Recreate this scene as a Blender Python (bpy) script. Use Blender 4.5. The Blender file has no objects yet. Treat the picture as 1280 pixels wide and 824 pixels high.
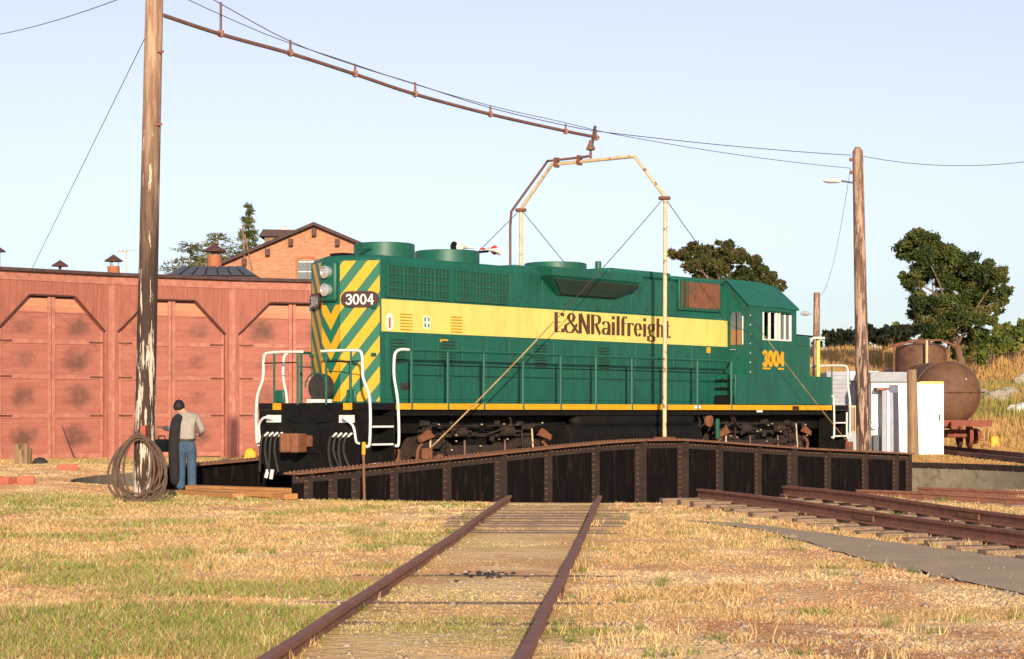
import bpy, math, random
import numpy as np
from mathutils import Vector, Matrix
random.seed(7); rng = np.random.default_rng(7)
R = math.radians
scene = bpy.context.scene

# ------------------------------------------------------------------ camera, sky, sun, exposure
cam_d = bpy.data.cameras.new('camera'); cam = bpy.data.objects.new('camera', cam_d)
scene.collection.objects.link(cam); scene.camera = cam
CAMH = 1.56
cam.location = (0, 0, CAMH); cam.rotation_euler = (R(90), 0, 0)
cam_d.sensor_width = 36; cam_d.lens = 2500 / 1280 * 36
cam_d.shift_y = 103 / 1280
cam_d.clip_start = 0.1; cam_d.clip_end = 5000
SUN_EL, SUN_AZ = R(13.5), math.atan2(0.10, -1.0)      # sun stands behind the camera, a little to the right
world = bpy.data.worlds.new('World'); scene.world = world; world.use_nodes = True
wn = world.node_tree.nodes; wl = world.node_tree.links
sky = wn.new('ShaderNodeTexSky'); sky.sky_type = 'NISHITA'; sky.sun_disc = False
sky.sun_elevation = SUN_EL; sky.sun_rotation = SUN_AZ
sky.air_density = 1.0; sky.dust_density = 0.7; sky.ozone_density = 4.2
hsv = wn.new('ShaderNodeHueSaturation'); hsv.inputs['Saturation'].default_value = .50; hsv.inputs['Hue'].default_value = .53; wl.new(sky.outputs[0], hsv.inputs['Color']); wl.new(hsv.outputs[0], wn['Background'].inputs[0]); wn['Background'].inputs[1].default_value = 0.15
sun_d = bpy.data.lights.new('sun', 'SUN'); sun_d.energy = 5.0; sun_d.angle = R(0.5); sun_d.color = (1.0, 0.82, 0.58)
sun = bpy.data.objects.new('sun', sun_d); scene.collection.objects.link(sun)
sun_dir = Vector((math.sin(SUN_AZ) * math.cos(SUN_EL), math.cos(SUN_AZ) * math.cos(SUN_EL), math.sin(SUN_EL)))
sun.rotation_euler = (-sun_dir).to_track_quat('-Z', 'Y').to_euler(); sun.location = sun_dir * 60
vs = scene.view_settings; vs.view_transform = 'Standard'; vs.look = 'None'; vs.gamma = 1; vs.use_curve_mapping = False
vs.exposure = 0.28

# ------------------------------------------------------------------ helpers
def ray(px, py, d):                    # photo pixel at a known distance -> point
    return Vector(((px - 640) / 2500 * d, d, CAMH + (515 - py) / 2500 * d))
def gnd(px, py, z=0.0):                # photo pixel lying at height z
    return ray(px, py, (CAMH - z) * 2500 / (py - 515))
def vplane(px, py, A, B):              # photo pixel on the vertical plane through A and B
    r = (px - 640) / 2500; dx, dy = B[0] - A[0], B[1] - A[1]
    s = (r * A[1] - A[0]) / (dx - r * dy); return ray(px, py, A[1] + s * dy)
def sstep(a, b, x):
    t = np.clip((x - a) / (b - a), 0, 1); return t * t * (3 - 2 * t)
PC = (1.75, 44.5); PITR = 11.32        # turntable centre and pit radius
def height(x, y):
    x = np.asarray(x, float); y = np.asarray(y, float)
    z = 0.05 * sstep(22, 33, y) + 0.09 * sstep(0.08, 0.2, x / np.maximum(y, 1)) * sstep(26, 34, y) + 0.05 * sstep(-.1, -.18, x / np.maximum(y, 1)) * sstep(24, 34, y)
    q = x / np.maximum(y, 1)
    hill = 5.7 * sstep(80, 152, y) * sstep(0.07, 0.15, q)
    hill = hill + .8 * sstep(95, 150, y) * sstep(.2, .27, q)
    z = z + .17 * np.exp(-(((x + 8.4) / 1.5) ** 2 + ((y - 36.6) / 1.5) ** 2))
    return z + hill + .25 * np.sin(x * .35 + y * .17) * sstep(90, 130, y) * sstep(.1, .16, q)
def H(x, y): return float(height(x, y))

def np_obj(name, V, Fc, mat, parent=None, col=None, n=3):
    me = bpy.data.meshes.new(name); V = np.asarray(V, np.float32); Fc = np.asarray(Fc, np.int32)
    me.vertices.add(len(V)); me.vertices.foreach_set('co', V.ravel())
    me.loops.add(Fc.size); me.loops.foreach_set('vertex_index', Fc.ravel())
    me.polygons.add(len(Fc)); me.polygons.foreach_set('loop_start', np.arange(0, Fc.size, n, dtype=np.int32))
    if col is not None:
        a = me.color_attributes.new('Col', 'FLOAT_COLOR', 'POINT')
        c = np.ones((len(V), 4), np.float32); c[:, :3] = col; a.data.foreach_set('color', c.ravel())
    me.update(calc_edges=True); me.validate()
    me.materials.append(mat)
    o = bpy.data.objects.new(name, me); scene.collection.objects.link(o); o.parent = parent
    return o

class MB:
    def __init__(s): s.v = []; s.f = []
    def add(s, vs, fs):
        b = len(s.v); s.v += [tuple(p) for p in vs]; s.f += [tuple(i + b for i in f) for f in fs]; return s
    def box(s, x0, x1, y0, y1, z0, z1):
        x0, x1 = min(x0, x1), max(x0, x1); y0, y1 = min(y0, y1), max(y0, y1); z0, z1 = min(z0, z1), max(z0, z1)
        return s.add([(x, y, z) for z in (z0, z1) for y in (y0, y1) for x in (x0, x1)],
                     [(0, 2, 3, 1), (4, 5, 7, 6), (0, 1, 5, 4), (2, 6, 7, 3), (0, 4, 6, 2), (1, 3, 7, 5)])
    def prism(s, poly, d, axis='y'):   # closed polygon of 3D points swept along vector d
        d = Vector(d); n = len(poly); P = [Vector(p) for p in poly]
        nrm = Vector((0, 0, 0))
        for i in range(n): nrm += P[i].cross(P[(i + 1) % n])
        if nrm.dot(d) > 0: P = P[::-1]
        return s.add(P + [p + d for p in P], [tuple(range(n)), tuple(range(2 * n - 1, n - 1, -1))] +
                     [((i + 1) % n, i, n + i, n + (i + 1) % n) for i in range(n)])
    def tube(s, pts, r, n=8, caps=True):
        P = [Vector(p) for p in pts]; m = len(P); rs = r if isinstance(r, (list, tuple)) else [r] * m
        ref = None; b = len(s.v)
        for i in range(m):
            t = (P[min(i + 1, m - 1)] - P[max(i - 1, 0)]).normalized()
            if ref is None: ref = Vector((0, 0, 1)) if abs(t.z) < .9 else Vector((1, 0, 0))
            a = (ref - t * ref.dot(t)).normalized(); c = t.cross(a); ref = a
            for k in range(n):
                q = 2 * math.pi * k / n; s.v.append(tuple(P[i] + (a * math.cos(q) + c * math.sin(q)) * rs[i]))
        for i in range(m - 1):
            for k in range(n):
                k2 = (k + 1) % n; s.f.append((b + i * n + k, b + i * n + k2, b + (i + 1) * n + k2, b + (i + 1) * n + k))
        if caps:
            s.f.append(tuple(b + k for k in range(n))[::-1]); s.f.append(tuple(b + (m - 1) * n + k for k in range(n)))
        return s
    def lathe(s, prof, c=(0, 0, 0), n=24, axis='z'):
        b = len(s.v); m = len(prof)
        for (r, h) in prof:
            for k in range(n):
                q = 2 * math.pi * k / n; p = (r * math.cos(q), r * math.sin(q), h)
                if axis == 'y': p = (p[0], p[2], -p[1])
                if axis == 'x': p = (p[2], p[1], -p[0])
                s.v.append((p[0] + c[0], p[1] + c[1], p[2] + c[2]))
        for i in range(m - 1):
            for k in range(n):
                k2 = (k + 1) % n; s.f.append((b + i * n + k, b + i * n + k2, b + (i + 1) * n + k2, b + (i + 1) * n + k))
        s.f.append(tuple(b + k for k in range(n))[::-1]); s.f.append(tuple(b + (m - 1) * n + k for k in range(n)))
        return s
    def build(s, name, mat, parent=None, smooth=True, bevel=0):
        me = bpy.data.meshes.new(name); me.from_pydata(s.v, [], s.f); me.materials.append(mat)
        if smooth:
            me.polygons.foreach_set('use_smooth', [True] * len(me.polygons)); me.set_sharp_from_angle(angle=R(38))
        me.update()
        o = bpy.data.objects.new(name, me); scene.collection.objects.link(o); o.parent = parent
        if bevel:
            b = o.modifiers.new('bevel', 'BEVEL'); b.width = bevel; b.segments = 2; b.limit_method = 'ANGLE'; b.angle_limit = R(40)
        return o
def empty(name, loc=(0, 0, 0), rz=0, label=None, cat=None, group=None):
    o = bpy.data.objects.new(name, None); scene.collection.objects.link(o)
    o.location = loc; o.rotation_euler = (0, 0, rz); o.empty_display_size = .3
    return tag(o, label, cat, group)
def tag(o, label=None, cat=None, group=None, kind=None):
    if label: o['label'] = label
    if cat: o['category'] = cat
    if group: o['group'] = group
    if kind: o['kind'] = kind
    return o
def bez(pts, n=6):                     # catmull-rom through points
    P = [Vector(p) for p in pts]; out = []
    for i in range(len(P) - 1):
        p0, p1, p2, p3 = P[max(i - 1, 0)], P[i], P[i + 1], P[min(i + 2, len(P) - 1)]
        for k in range(n):
            t = k / n; out.append(.5 * ((2 * p1) + (p2 - p0) * t + (2 * p0 - 5 * p1 + 4 * p2 - p3) * t * t + (3 * p1 - p0 - 3 * p2 + p3) * t ** 3))
    return out + [P[-1]]
def sag(A, B, s, n=14):
    A, B = Vector(A), Vector(B); return [A.lerp(B, t / n) - Vector((0, 0, s * 4 * (t / n) * (1 - t / n))) for t in range(n + 1)]

# ------------------------------------------------------------------ materials
M = {}
def mat(name, c1, c2=None, scale=6, rough=.7, bump=.0, bscale=None, c3=None, c3lo=.6, c3hi=.7, s3=None, metal=0, stretch=(1, 1, 1), detail=5, spec=.4, vcol=False, lo=.35, hi=.65, trans=0):
    m = bpy.data.materials.new(name); m.use_nodes = True; nt = m.node_tree; N = nt.nodes; L = nt.links
    bs = N['Principled BSDF']; bs.inputs['Roughness'].default_value = rough; bs.inputs['Metallic'].default_value = metal
    bs.inputs['Specular IOR Level'].default_value = spec
    tc = N.new('ShaderNodeTexCoord'); mp = N.new('ShaderNodeMapping'); mp.inputs['Scale'].default_value = stretch
    L.new(tc.outputs['Object'], mp.inputs['Vector'])
    def noise(s, d=detail):
        n = N.new('ShaderNodeTexNoise'); n.inputs['Scale'].default_value = s; n.inputs['Detail'].default_value = d; n.inputs['Roughness'].default_value = .62
        L.new(mp.outputs[0], n.inputs['Vector']); return n
    def mixc(f, a, b, blend='MIX'):
        x = N.new('ShaderNodeMix'); x.data_type = 'RGBA'; x.blend_type = blend
        if isinstance(f, float): x.inputs[0].default_value = f
        else: L.new(f, x.inputs[0])
        for k, q in ((6, a), (7, b)):
            if isinstance(q, tuple): x.inputs[k].default_value = (*q, 1)
            else: L.new(q, x.inputs[k])
        return x.outputs[2]
    def ramp(src, a, b):
        r = N.new('ShaderNodeMapRange'); r.inputs[1].default_value = a; r.inputs[2].default_value = b; L.new(src, r.inputs[0]); return r.outputs[0]
    col = tuple(c1)
    if vcol:
        at = N.new('ShaderNodeAttribute'); at.attribute_name = 'Col'; col = at.outputs['Color']
    if c2 is not None: col = mixc(ramp(noise(scale).outputs[0], lo, hi), col, tuple(c2))
    if c3 is not None: col = mixc(ramp(noise(s3 or scale * 2.3).outputs[0], c3lo, c3hi), col, tuple(c3))
    if isinstance(col, tuple): bs.inputs['Base Color'].default_value = (*col, 1)
    else: L.new(col, bs.inputs['Base Color'])
    if bump:
        b = N.new('ShaderNodeBump'); b.inputs['Strength'].default_value = 1; b.inputs['Distance'].default_value = bump
        L.new(noise(bscale or scale * 3, 4).outputs[0], b.inputs['Height']); L.new(b.outputs[0], bs.inputs['Normal'])
    if trans:
        tr = N.new('ShaderNodeBsdfTranslucent'); mx = N.new('ShaderNodeMixShader'); mx.inputs[0].default_value = trans
        if isinstance(col, tuple): tr.inputs[0].default_value = (*col, 1)
        else: L.new(col, tr.inputs[0])
        L.new(bs.outputs[0], mx.inputs[1]); L.new(tr.outputs[0], mx.inputs[2]); L.new(mx.outputs[0], N['Material Output'].inputs[0])
    M[name] = m
    return m
mat('loco_green', (.006, .088, .058), (.009, .108, .074), 2.2, rough=.46, bump=.0025, bscale=1.6, c3=(.016, .045, .034), c3lo=.52, c3hi=.80, s3=6, spec=.45, stretch=(1.2, 1.2, .3))
mat('roof_green', (.006, .10, .072), (.012, .13, .10), 4, rough=.6, bump=.003, c3=(.03, .07, .06), c3lo=.6, c3hi=.75)
mat('band_yellow', (.74, .60, .165), (.67, .53, .14), 2.5, rough=.55, c3=(.52, .40, .12), c3lo=.56, c3hi=.82, s3=7, stretch=(1.2, 1.2, .3))
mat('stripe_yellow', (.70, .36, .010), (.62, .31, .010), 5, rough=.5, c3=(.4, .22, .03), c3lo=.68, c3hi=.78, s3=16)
mat('white_paint', (.78, .78, .76), (.68, .67, .63), 8, rough=.5, c3=(.35, .25, .18), c3lo=.70, c3hi=.8, s3=22)
mat('black_steel', (.006, .0055, .0055), (.012, .010, .0095), 5, rough=.65, bump=.003, c3=(.05, .028, .018), c3lo=.64, c3hi=.75, s3=11, spec=.15)
mat('hinge_red', (.16, .05, .035), (.10, .03, .022), 6, rough=.8)
mat('girder_black', (.005, .0042, .0042), (.010, .0075, .007), 3, rough=.75, bump=.006, c3=(.045, .022, .015), c3lo=.56, c3hi=.74, s3=6, spec=.08, stretch=(1.5, 1.5, .22))
mat('girder_rust', (.026, .017, .015), (.05, .029, .022), 6, rough=.85, bump=.004, c3=(.03, .02, .018), c3lo=.5, c3hi=.66, s3=9)
mat('flange_rust', (.17, .075, .045), (.24, .11, .06), 9, rough=.85, bump=.005, c3=(.06, .032, .024), c3lo=.55, c3hi=.7)
mat('rail_rust', (.30, .125, .08), (.20, .085, .058), 7, rough=.7, bump=.003, c3=(.30, .15, .09), c3lo=.6, c3hi=.75, stretch=(1, 1, 1))
mat('orange_rust', (.24, .09, .04), (.15, .06, .03), 6, rough=.8, bump=.004, c3=(.08, .045, .03), c3lo=.58, c3hi=.7)
mat('truck_dirt', (.018, .013, .011), (.04, .024, .017), 5, rough=.85, bump=.006, c3=(.17, .075, .04), c3lo=.62, c3hi=.7, s3=8)
mat('rubber', (.02, .019, .02), (.04, .035, .033), 9, rough=.8)
mat('screen_brown', (.22, .085, .045), (.15, .06, .035), 5, rough=.8, c3=(.05, .07, .04), c3lo=.55, c3hi=.7, s3=2)
mat('grille_dark', (.014, .045, .032), (.03, .05, .03), 4, rough=.75)
mat('grille_olive', (.05, .06, .025), (.02, .05, .03), 3, rough=.75)
mat('dark_void', (.012, .012, .012), rough=.9)
mat('number_board', (.035, .016, .016), (.05, .02, .02), 6, rough=.35)
mat('lens_glass', (.75, .75, .72), (.6, .6, .6), 9, rough=.12, metal=.6)
mat('ply_brown', (.32, .17, .07), (.24, .12, .05), 4, rough=.7, stretch=(4, 4, 1))
mat('text_brown', (.07, .028, .016), (.11, .045, .022), 7, rough=.6)
mat('sign_red', (.55, .05, .03), rough=.5); mat('sign_green', (.03, .22, .10), rough=.5)
mat('pipe_cream', (.62, .50, .30), (.54, .40, .24), 5, rough=.6, c3=(.22, .09, .05), c3lo=.58, c3hi=.64, s3=7)
mat('pipe_rust', (.20, .10, .075), (.13, .07, .06), 6, rough=.7)
mat('wire_grey', (.10, .11, .12), rough=.7); mat('wire_dark', (.05, .035, .035), (.09, .045, .04), 4, rough=.7)
mat('cable_rust', (.30, .15, .07), (.5, .36, .16), 2, rough=.7)
mat('red_boards', (.36, .13, .095), (.25, .082, .06), 2.2, rough=.8, bump=.006, bscale=8, c3=(.47, .18, .12), c3lo=.56, c3hi=.75, s3=5, stretch=(6, 1, .35))

mat('red_trim', (.44, .19, .14), (.33, .12, .09), 4, rough=.8, bump=.004, c3=(.20, .055, .035), c3lo=.64, c3hi=.72, s3=10)
mat('red_panel', (.44, .125, .08), (.36, .095, .06), 3, rough=.82, bump=.004, c3=(.53, .19, .125), c3lo=.6, c3hi=.76, s3=7, stretch=(.35, 1, 4))
mat('pale_panel', (.52, .25, .15), (.44, .18, .11), 3, rough=.8, bump=.003, stretch=(.4, 1, 3))
mat('dark_gap_shade', (.05, .018, .014), (.08, .028, .02), 5, rough=.9)
mat('roof_felt', (.05, .028, .03), (.09, .05, .045), 4, rough=.8, bump=.008)
mat('metal_sheet', (.085, .085, .09), (.06, .062, .068), 4, rough=.5, spec=.4, c3=(.16, .08, .05), c3lo=.62, c3hi=.7)
mat('terracotta', (.42, .15, .07), (.33, .11, .05), 8, rough=.8)
mat('cowl_dark', (.07, .03, .028), (.12, .05, .04), 6, rough=.7)
mat('weathered_wood', (.30, .20, .12), (.20, .12, .07), 6, rough=.9, bump=.006, stretch=(1, 1, .12), c3=(.09, .05, .03), c3lo=.6, c3hi=.7)
mat('tie_wood', (.20, .13, .09), (.30, .20, .13), 9, rough=.92, bump=.012, stretch=(.2, 2, 2), c3=(.06, .04, .03), c3lo=.58, c3hi=.68)
mat('orange_plank', (.46, .22, .07), (.34, .15, .05), 7, rough=.85, bump=.006, stretch=(.15, 2, 2), c3=(.10, .05, .03), c3lo=.6, c3hi=.68)
mat('concrete', (.36, .30, .21), (.26, .21, .15), 2.5, rough=.9, bump=.01, c3=(.12, .10, .07), c3lo=.55, c3hi=.7, s3=4)
mat('pit_earth', (.10, .08, .06), (.16, .12, .08), 2, rough=.95, bump=.03)
mat('asphalt_path', (.50, .37, .235), (.41, .30, .19), 1.3, rough=.9, bump=.02, bscale=30, c3=(.47, .34, .21), c3lo=.6, c3hi=.75, s3=25)
mat('shed_white', (.76, .77, .80), (.68, .69, .72), 3, rough=.5, c3=(.42, .38, .34), c3lo=.62, c3hi=.8, s3=6, stretch=(2, 2, .3))
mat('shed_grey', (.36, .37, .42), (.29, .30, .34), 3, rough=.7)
mat('tank_rust', (.10, .045, .024), (.15, .07, .036), 3, rough=.72, bump=.004, c3=(.07, .035, .024), c3lo=.56, c3hi=.7, s3=5)
mat('wheel_red', (.26, .07, .045), (.17, .05, .035), 6, rough=.8)
mat('rock_grey', (.38, .33, .27), (.27, .23, .19), 3, rough=.9, bump=.05, bscale=4)
mat('tarp_white', (.78, .76, .72), (.66, .63, .58), 3, rough=.6)
mat('hose_brown', (.075, .045, .034), (.12, .072, .05), 8, rough=.7)
mat('red_paint', (.40, .07, .035), (.3, .05, .03), 8, rough=.7)
mat('skin', (.55, .31, .21), rough=.55); mat('shirt_grey', (.34, .305, .265), (.28, .25, .22), 9, rough=.9, bump=.01, bscale=7)
mat('denim', (.055, .10, .165), (.035, .065, .12), 8, rough=.9, bump=.008, bscale=9); mat('cloth_black', (.012, .011, .013), (.018, .016, .018), 8, rough=.9, bump=.008, bscale=7)
mat('hair_black', (.012, .010, .010), rough=.7); mat('shoe_brown', (.10, .06, .04), rough=.7); mat('belt', (.05, .03, .02), rough=.6)
mat('leaf', (1, 1, 1), vcol=True, rough=.6, trans=.25, spec=.25)
mat('grass', (1, 1, 1), vcol=True, rough=.75, trans=.2, spec=.15)
mat('bark', (.20, .13, .085), (.12, .075, .05), 5, rough=.9, bump=.02, stretch=(1, 1, .25))
mat('glass_pane', (.10, .12, .14), rough=.08, spec=.7)
mat('gravel_stone', (.42, .33, .24), (.32, .24, .17), 20, rough=.9)

def brick_material():
    m = mat('brick_wall', (.5, .3, .16), rough=.9); nt = m.node_tree; N = nt.nodes; L = nt.links
    tc = N.new('ShaderNodeTexCoord'); mp = N.new('ShaderNodeMapping'); mp.inputs['Rotation'].default_value = (R(90), 0, 0)
    L.new(tc.outputs['Object'], mp.inputs[0]); b = N.new('ShaderNodeTexBrick'); L.new(mp.outputs[0], b.inputs[0])
    b.inputs['Color1'].default_value = (.38, .15, .085, 1); b.inputs['Color2'].default_value = (.48, .22, .125, 1); b.inputs['Mortar'].default_value = (.42, .24, .15, 1)
    b.inputs['Scale'].default_value = 1; b.inputs['Brick Width'].default_value = .24; b.inputs['Row Height'].default_value = .09; b.inputs['Mortar Size'].default_value = .012
    L.new(b.outputs[0], N['Principled BSDF'].inputs[0])
brick_material()
def door_panel_material():             # red boards, each with a grimy weathered middle of its own
    m = mat('door_panel', (.38, .14, .105), (.29, .098, .074), 3, rough=.82, bump=.004, c3=(.45, .17, .115), c3lo=.56, c3hi=.74, s3=6, stretch=(.5, 1, 3)); nt = m.node_tree; N = nt.nodes; L = nt.links
    bs = N['Principled BSDF']; src = bs.inputs[0].links[0].from_socket; tc = N.new('ShaderNodeTexCoord'); sp = N.new('ShaderNodeSeparateXYZ'); L.new(tc.outputs['Object'], sp.inputs[0]); oi = N.new('ShaderNodeObjectInfo')
    def ma(op, a, b=None, c=None):
        n = N.new('ShaderNodeMath'); n.operation = op; n.use_clamp = op == 'MULTIPLY_ADD'
        for i, q in enumerate((a, b, c)):
            if q is None: continue
            if isinstance(q, (int, float)): n.inputs[i].default_value = q
            else: L.new(q, n.inputs[i])
        return n.outputs[0]
    ad = N.new('ShaderNodeVectorMath'); L.new(tc.outputs['Object'], ad.inputs[0]); L.new(oi.outputs['Location'], ad.inputs[1])
    nz = N.new('ShaderNodeTexNoise'); nz.inputs['Scale'].default_value = 2.2; nz.inputs['Detail'].default_value = 7; nz.inputs['Roughness'].default_value = .7; L.new(ad.outputs[0], nz.inputs[0])
    ex = ma('MULTIPLY', ma('POWER', ma('ABSOLUTE', sp.outputs[0]), 2.0), 2.4); ez = ma('MULTIPLY', ma('POWER', ma('ABSOLUTE', sp.outputs[2]), 2.0), 4.2)
    e = ma('SUBTRACT', ma('ADD', ma('MULTIPLY', nz.outputs[0], 2.2), ma('MULTIPLY', oi.outputs['Random'], .55)), ma('ADD', ma('ADD', ex, ez), .80))
    f = ma('MULTIPLY_ADD', e, .9, .0); f2 = ma('MINIMUM', f, .8)
    x = N.new('ShaderNodeMix'); x.data_type = 'RGBA'; L.new(f2, x.inputs[0]); L.new(src, x.inputs[6]); x.inputs[7].default_value = (.085, .045, .035, 1); L.new(x.outputs[2], bs.inputs[0])
door_panel_material()
def chevron_material():                # painted diagonal stripes on the hood end, rising outwards
    m = mat('chevron_paint', (.5, .5, .1), rough=.42, spec=.45); nt = m.node_tree; N = nt.nodes; L = nt.links
    tc = N.new('ShaderNodeTexCoord'); sp = N.new('ShaderNodeSeparateXYZ'); L.new(tc.outputs['Object'], sp.inputs[0])
    def ma(op, a, b=None):
        n = N.new('ShaderNodeMath'); n.operation = op
        for i, q in enumerate((a, b)):
            if q is None: continue
            if isinstance(q, (int, float)): n.inputs[i].default_value = q
            else: L.new(q, n.inputs[i])
        return n.outputs[0]
    w = ma('SUBTRACT', sp.outputs[2], ma('MULTIPLY', ma('ABSOLUTE', sp.outputs[1]), 1.45))
    f = ma('FRACT', ma('DIVIDE', ma('ADD', w, 10.0 + .21), .575)); g = ma('LESS_THAN', f, .53)
    x = N.new('ShaderNodeMix'); x.data_type = 'RGBA'; L.new(g, x.inputs[0]); x.inputs[6].default_value = (.008, .125, .075, 1); x.inputs[7].default_value = (.66, .33, .008, 1)
    L.new(x.outputs[2], N['Principled BSDF'].inputs[0])
chevron_material()
def pole_material(name, top, mid, low, z0, z1, flake, fz=-.028):
    m = mat(name, top, rough=.85); nt = m.node_tree; N = nt.nodes; L = nt.links
    tc = N.new('ShaderNodeTexCoord'); sp = N.new('ShaderNodeSeparateXYZ'); L.new(tc.outputs['Object'], sp.inputs[0])
    mp = N.new('ShaderNodeMapping'); mp.inputs['Scale'].default_value = (1, 1, .09); L.new(tc.outputs['Object'], mp.inputs[0])
    n1 = N.new('ShaderNodeTexNoise'); n1.inputs['Scale'].default_value = 14; n1.inputs['Detail'].default_value = 6; L.new(mp.outputs[0], n1.inputs[0])
    n2 = N.new('ShaderNodeTexNoise'); n2.inputs['Scale'].default_value = 9; n2.inputs['Detail'].default_value = 8; n2.inputs['Roughness'].default_value = .75; L.new(mp.outputs[0], n2.inputs[0])
    def mr(src, a, b):
        r = N.new('ShaderNodeMapRange'); r.inputs[1].default_value = a; r.inputs[2].default_value = b; L.new(src, r.inputs[0]); return r.outputs[0]
    def mixc(f, a, b):
        x = N.new('ShaderNodeMix'); x.data_type = 'RGBA'; L.new(f, x.inputs[0])
        for k, q in ((6, a), (7, b)):
            if isinstance(q, tuple): x.inputs[k].default_value = (*q, 1)
            else: L.new(q, x.inputs[k])
        return x.outputs[2]
    wood = mixc(mr(n1.outputs[0], .40, .60), top, mid)
    ad = N.new('ShaderNodeMath'); ad.operation = 'MULTIPLY_ADD'; L.new(n2.outputs[0], ad.inputs[0]); ad.inputs[1].default_value = 5.0; L.new(sp.outputs[2], ad.inputs[2])
    creo = mixc(mr(ad.outputs[0], z1 + 2.5, z0 + 2.5), wood, low)
    if flake:
        n3 = N.new('ShaderNodeTexNoise'); n3.inputs['Scale'].default_value = 7; n3.inputs['Detail'].default_value = 9; n3.inputs['Roughness'].default_value = .7
        m3 = N.new('ShaderNodeMapping'); m3.inputs['Scale'].default_value = (1.6, 1.6, .16); m3.inputs['Location'].default_value = (3, 5, 1); L.new(tc.outputs['Object'], m3.inputs[0]); L.new(m3.outputs[0], n3.inputs[0])
        zf = N.new('ShaderNodeMath'); zf.operation = 'MULTIPLY_ADD'; L.new(sp.outputs[2], zf.inputs[0]); zf.inputs[1].default_value = fz; L.new(n3.outputs[0], zf.inputs[2]); creo = mixc(mr(zf.outputs[0], .49, .515), creo, flake)
    L.new(creo, N['Principled BSDF'].inputs[0])
    b = N.new('ShaderNodeBump'); b.inputs['Distance'].default_value = .03; L.new(n2.outputs[0], b.inputs['Height']); L.new(b.outputs[0], N['Principled BSDF'].inputs['Normal'])
pole_material('pole_old', (.52, .33, .20), (.40, .22, .12), (.05, .026, .018), 3.6, 6.0, None)
pole_material('pole_flaked', (.46, .31, .21), (.26, .15, .10), (.05, .029, .022), 3.8, 7.2, (.60, .50, .41), -.02)
pole_material('pole_brown', (.30, .175, .12), (.14, .075, .05), (.075, .04, .03), 2, 8, (.40, .28, .21), -.004)

# ------------------------------------------------------------------ patch noise for ground cover
class VN:
    def __init__(s, seed): s.t = np.random.default_rng(seed).random((64, 64))
    def __call__(s, x, y, sc, octv=4):
        out = 0; amp = .5; tot = 0
        for o in range(octv):
            X = np.asarray(x) * sc + 17.3 * o; Y = np.asarray(y) * sc + 9.1 * o
            i = np.floor(X).astype(int); j = np.floor(Y).astype(int); fx = X - i; fy = Y - j
            fx = fx * fx * (3 - 2 * fx); fy = fy * fy * (3 - 2 * fy); t = s.t
            a = t[i % 64, j % 64] * (1 - fx) + t[(i + 1) % 64, j % 64] * fx; b = t[i % 64, (j + 1) % 64] * (1 - fx) + t[(i + 1) % 64, (j + 1) % 64] * fx
            out = out + amp * (a * (1 - fy) + b * fy); tot += amp; amp *= .55; sc *= 2.1
        return out / tot
vn1, vn2, vn3 = VN(3), VN(11), VN(23)
TR0 = Vector((.71, 33.42)); TRD = Vector((-.0652, -1)).normalized()      # near track: centre line from the pit rim to the camera
def track_dist(x, y):
    dx, dy = x - TR0.x, y - TR0.y; return np.abs(dx * TRD.y - dy * TRD.x)
def cover(x, y):                       # (greenness, bareness) 0..1 : where grass is green and where soil shows
    q = x / np.maximum(y, 1)
    g = sstep(.42, .62, vn1(x, y * 1.3, .8, 5) + .23 * sstep(.0, -.16, q) * sstep(23, 14, y) - .14 * sstep(-.04, .10, q) - .05)
    bare = sstep(.46, .64, vn2(x, y * 1.3, .7, 5) + .04 * sstep(-.1, 0, q) + .15 * sstep(.03, .14, q) * sstep(24, 14, y) - .10 * sstep(0, -.15, q))
    bare = np.maximum(bare, .6 * sstep(1.15, .6, track_dist(x, y)) * sstep(.30, .55, vn3(x, y, .9)))
    bare = np.maximum(bare, .9 * sstep(-.17, -.2, q) * sstep(33.5, 36, y) * sstep(60, 50, y))
    return g, bare
def ground_colour(x, y):
    g, b = cover(x, y)
    straw = np.array((.66, .45, .21)); green = np.array((.36, .34, .10)); soil = np.array((.64, .36, .18)); sand = np.array((.80, .55, .29)); red = np.array((.42, .17, .085))
    c = straw + (green - straw) * (g * .8)[..., None]
    so = soil + (sand - soil) * sstep(.4, .6, vn3(x, y, 1.3))[..., None]
    q = x / np.maximum(y, 1)
    so = so + (red - so) * (sstep(.48, .60, vn1(x + 40, y, .7)) * sstep(.05, .15, q) * .8)[..., None]
    c = c + (so - c) * b[..., None]
    c = c * (.92 + .30 * vn2(x, y, 3.0))[..., None] * np.array((1.07, 1.06, .98))
    far = sstep(70, 90, y)[..., None]
    fc = np.array((.56, .35, .15)) * (.75 + .5 * vn1(x, y, .22))[..., None]
    fg = sstep(.60, .74, vn3(x, y, .12))[..., None]
    fc = fc + (np.array((.17, .20, .05)) - fc) * fg * .7
    return c + (fc - c) * far

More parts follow.
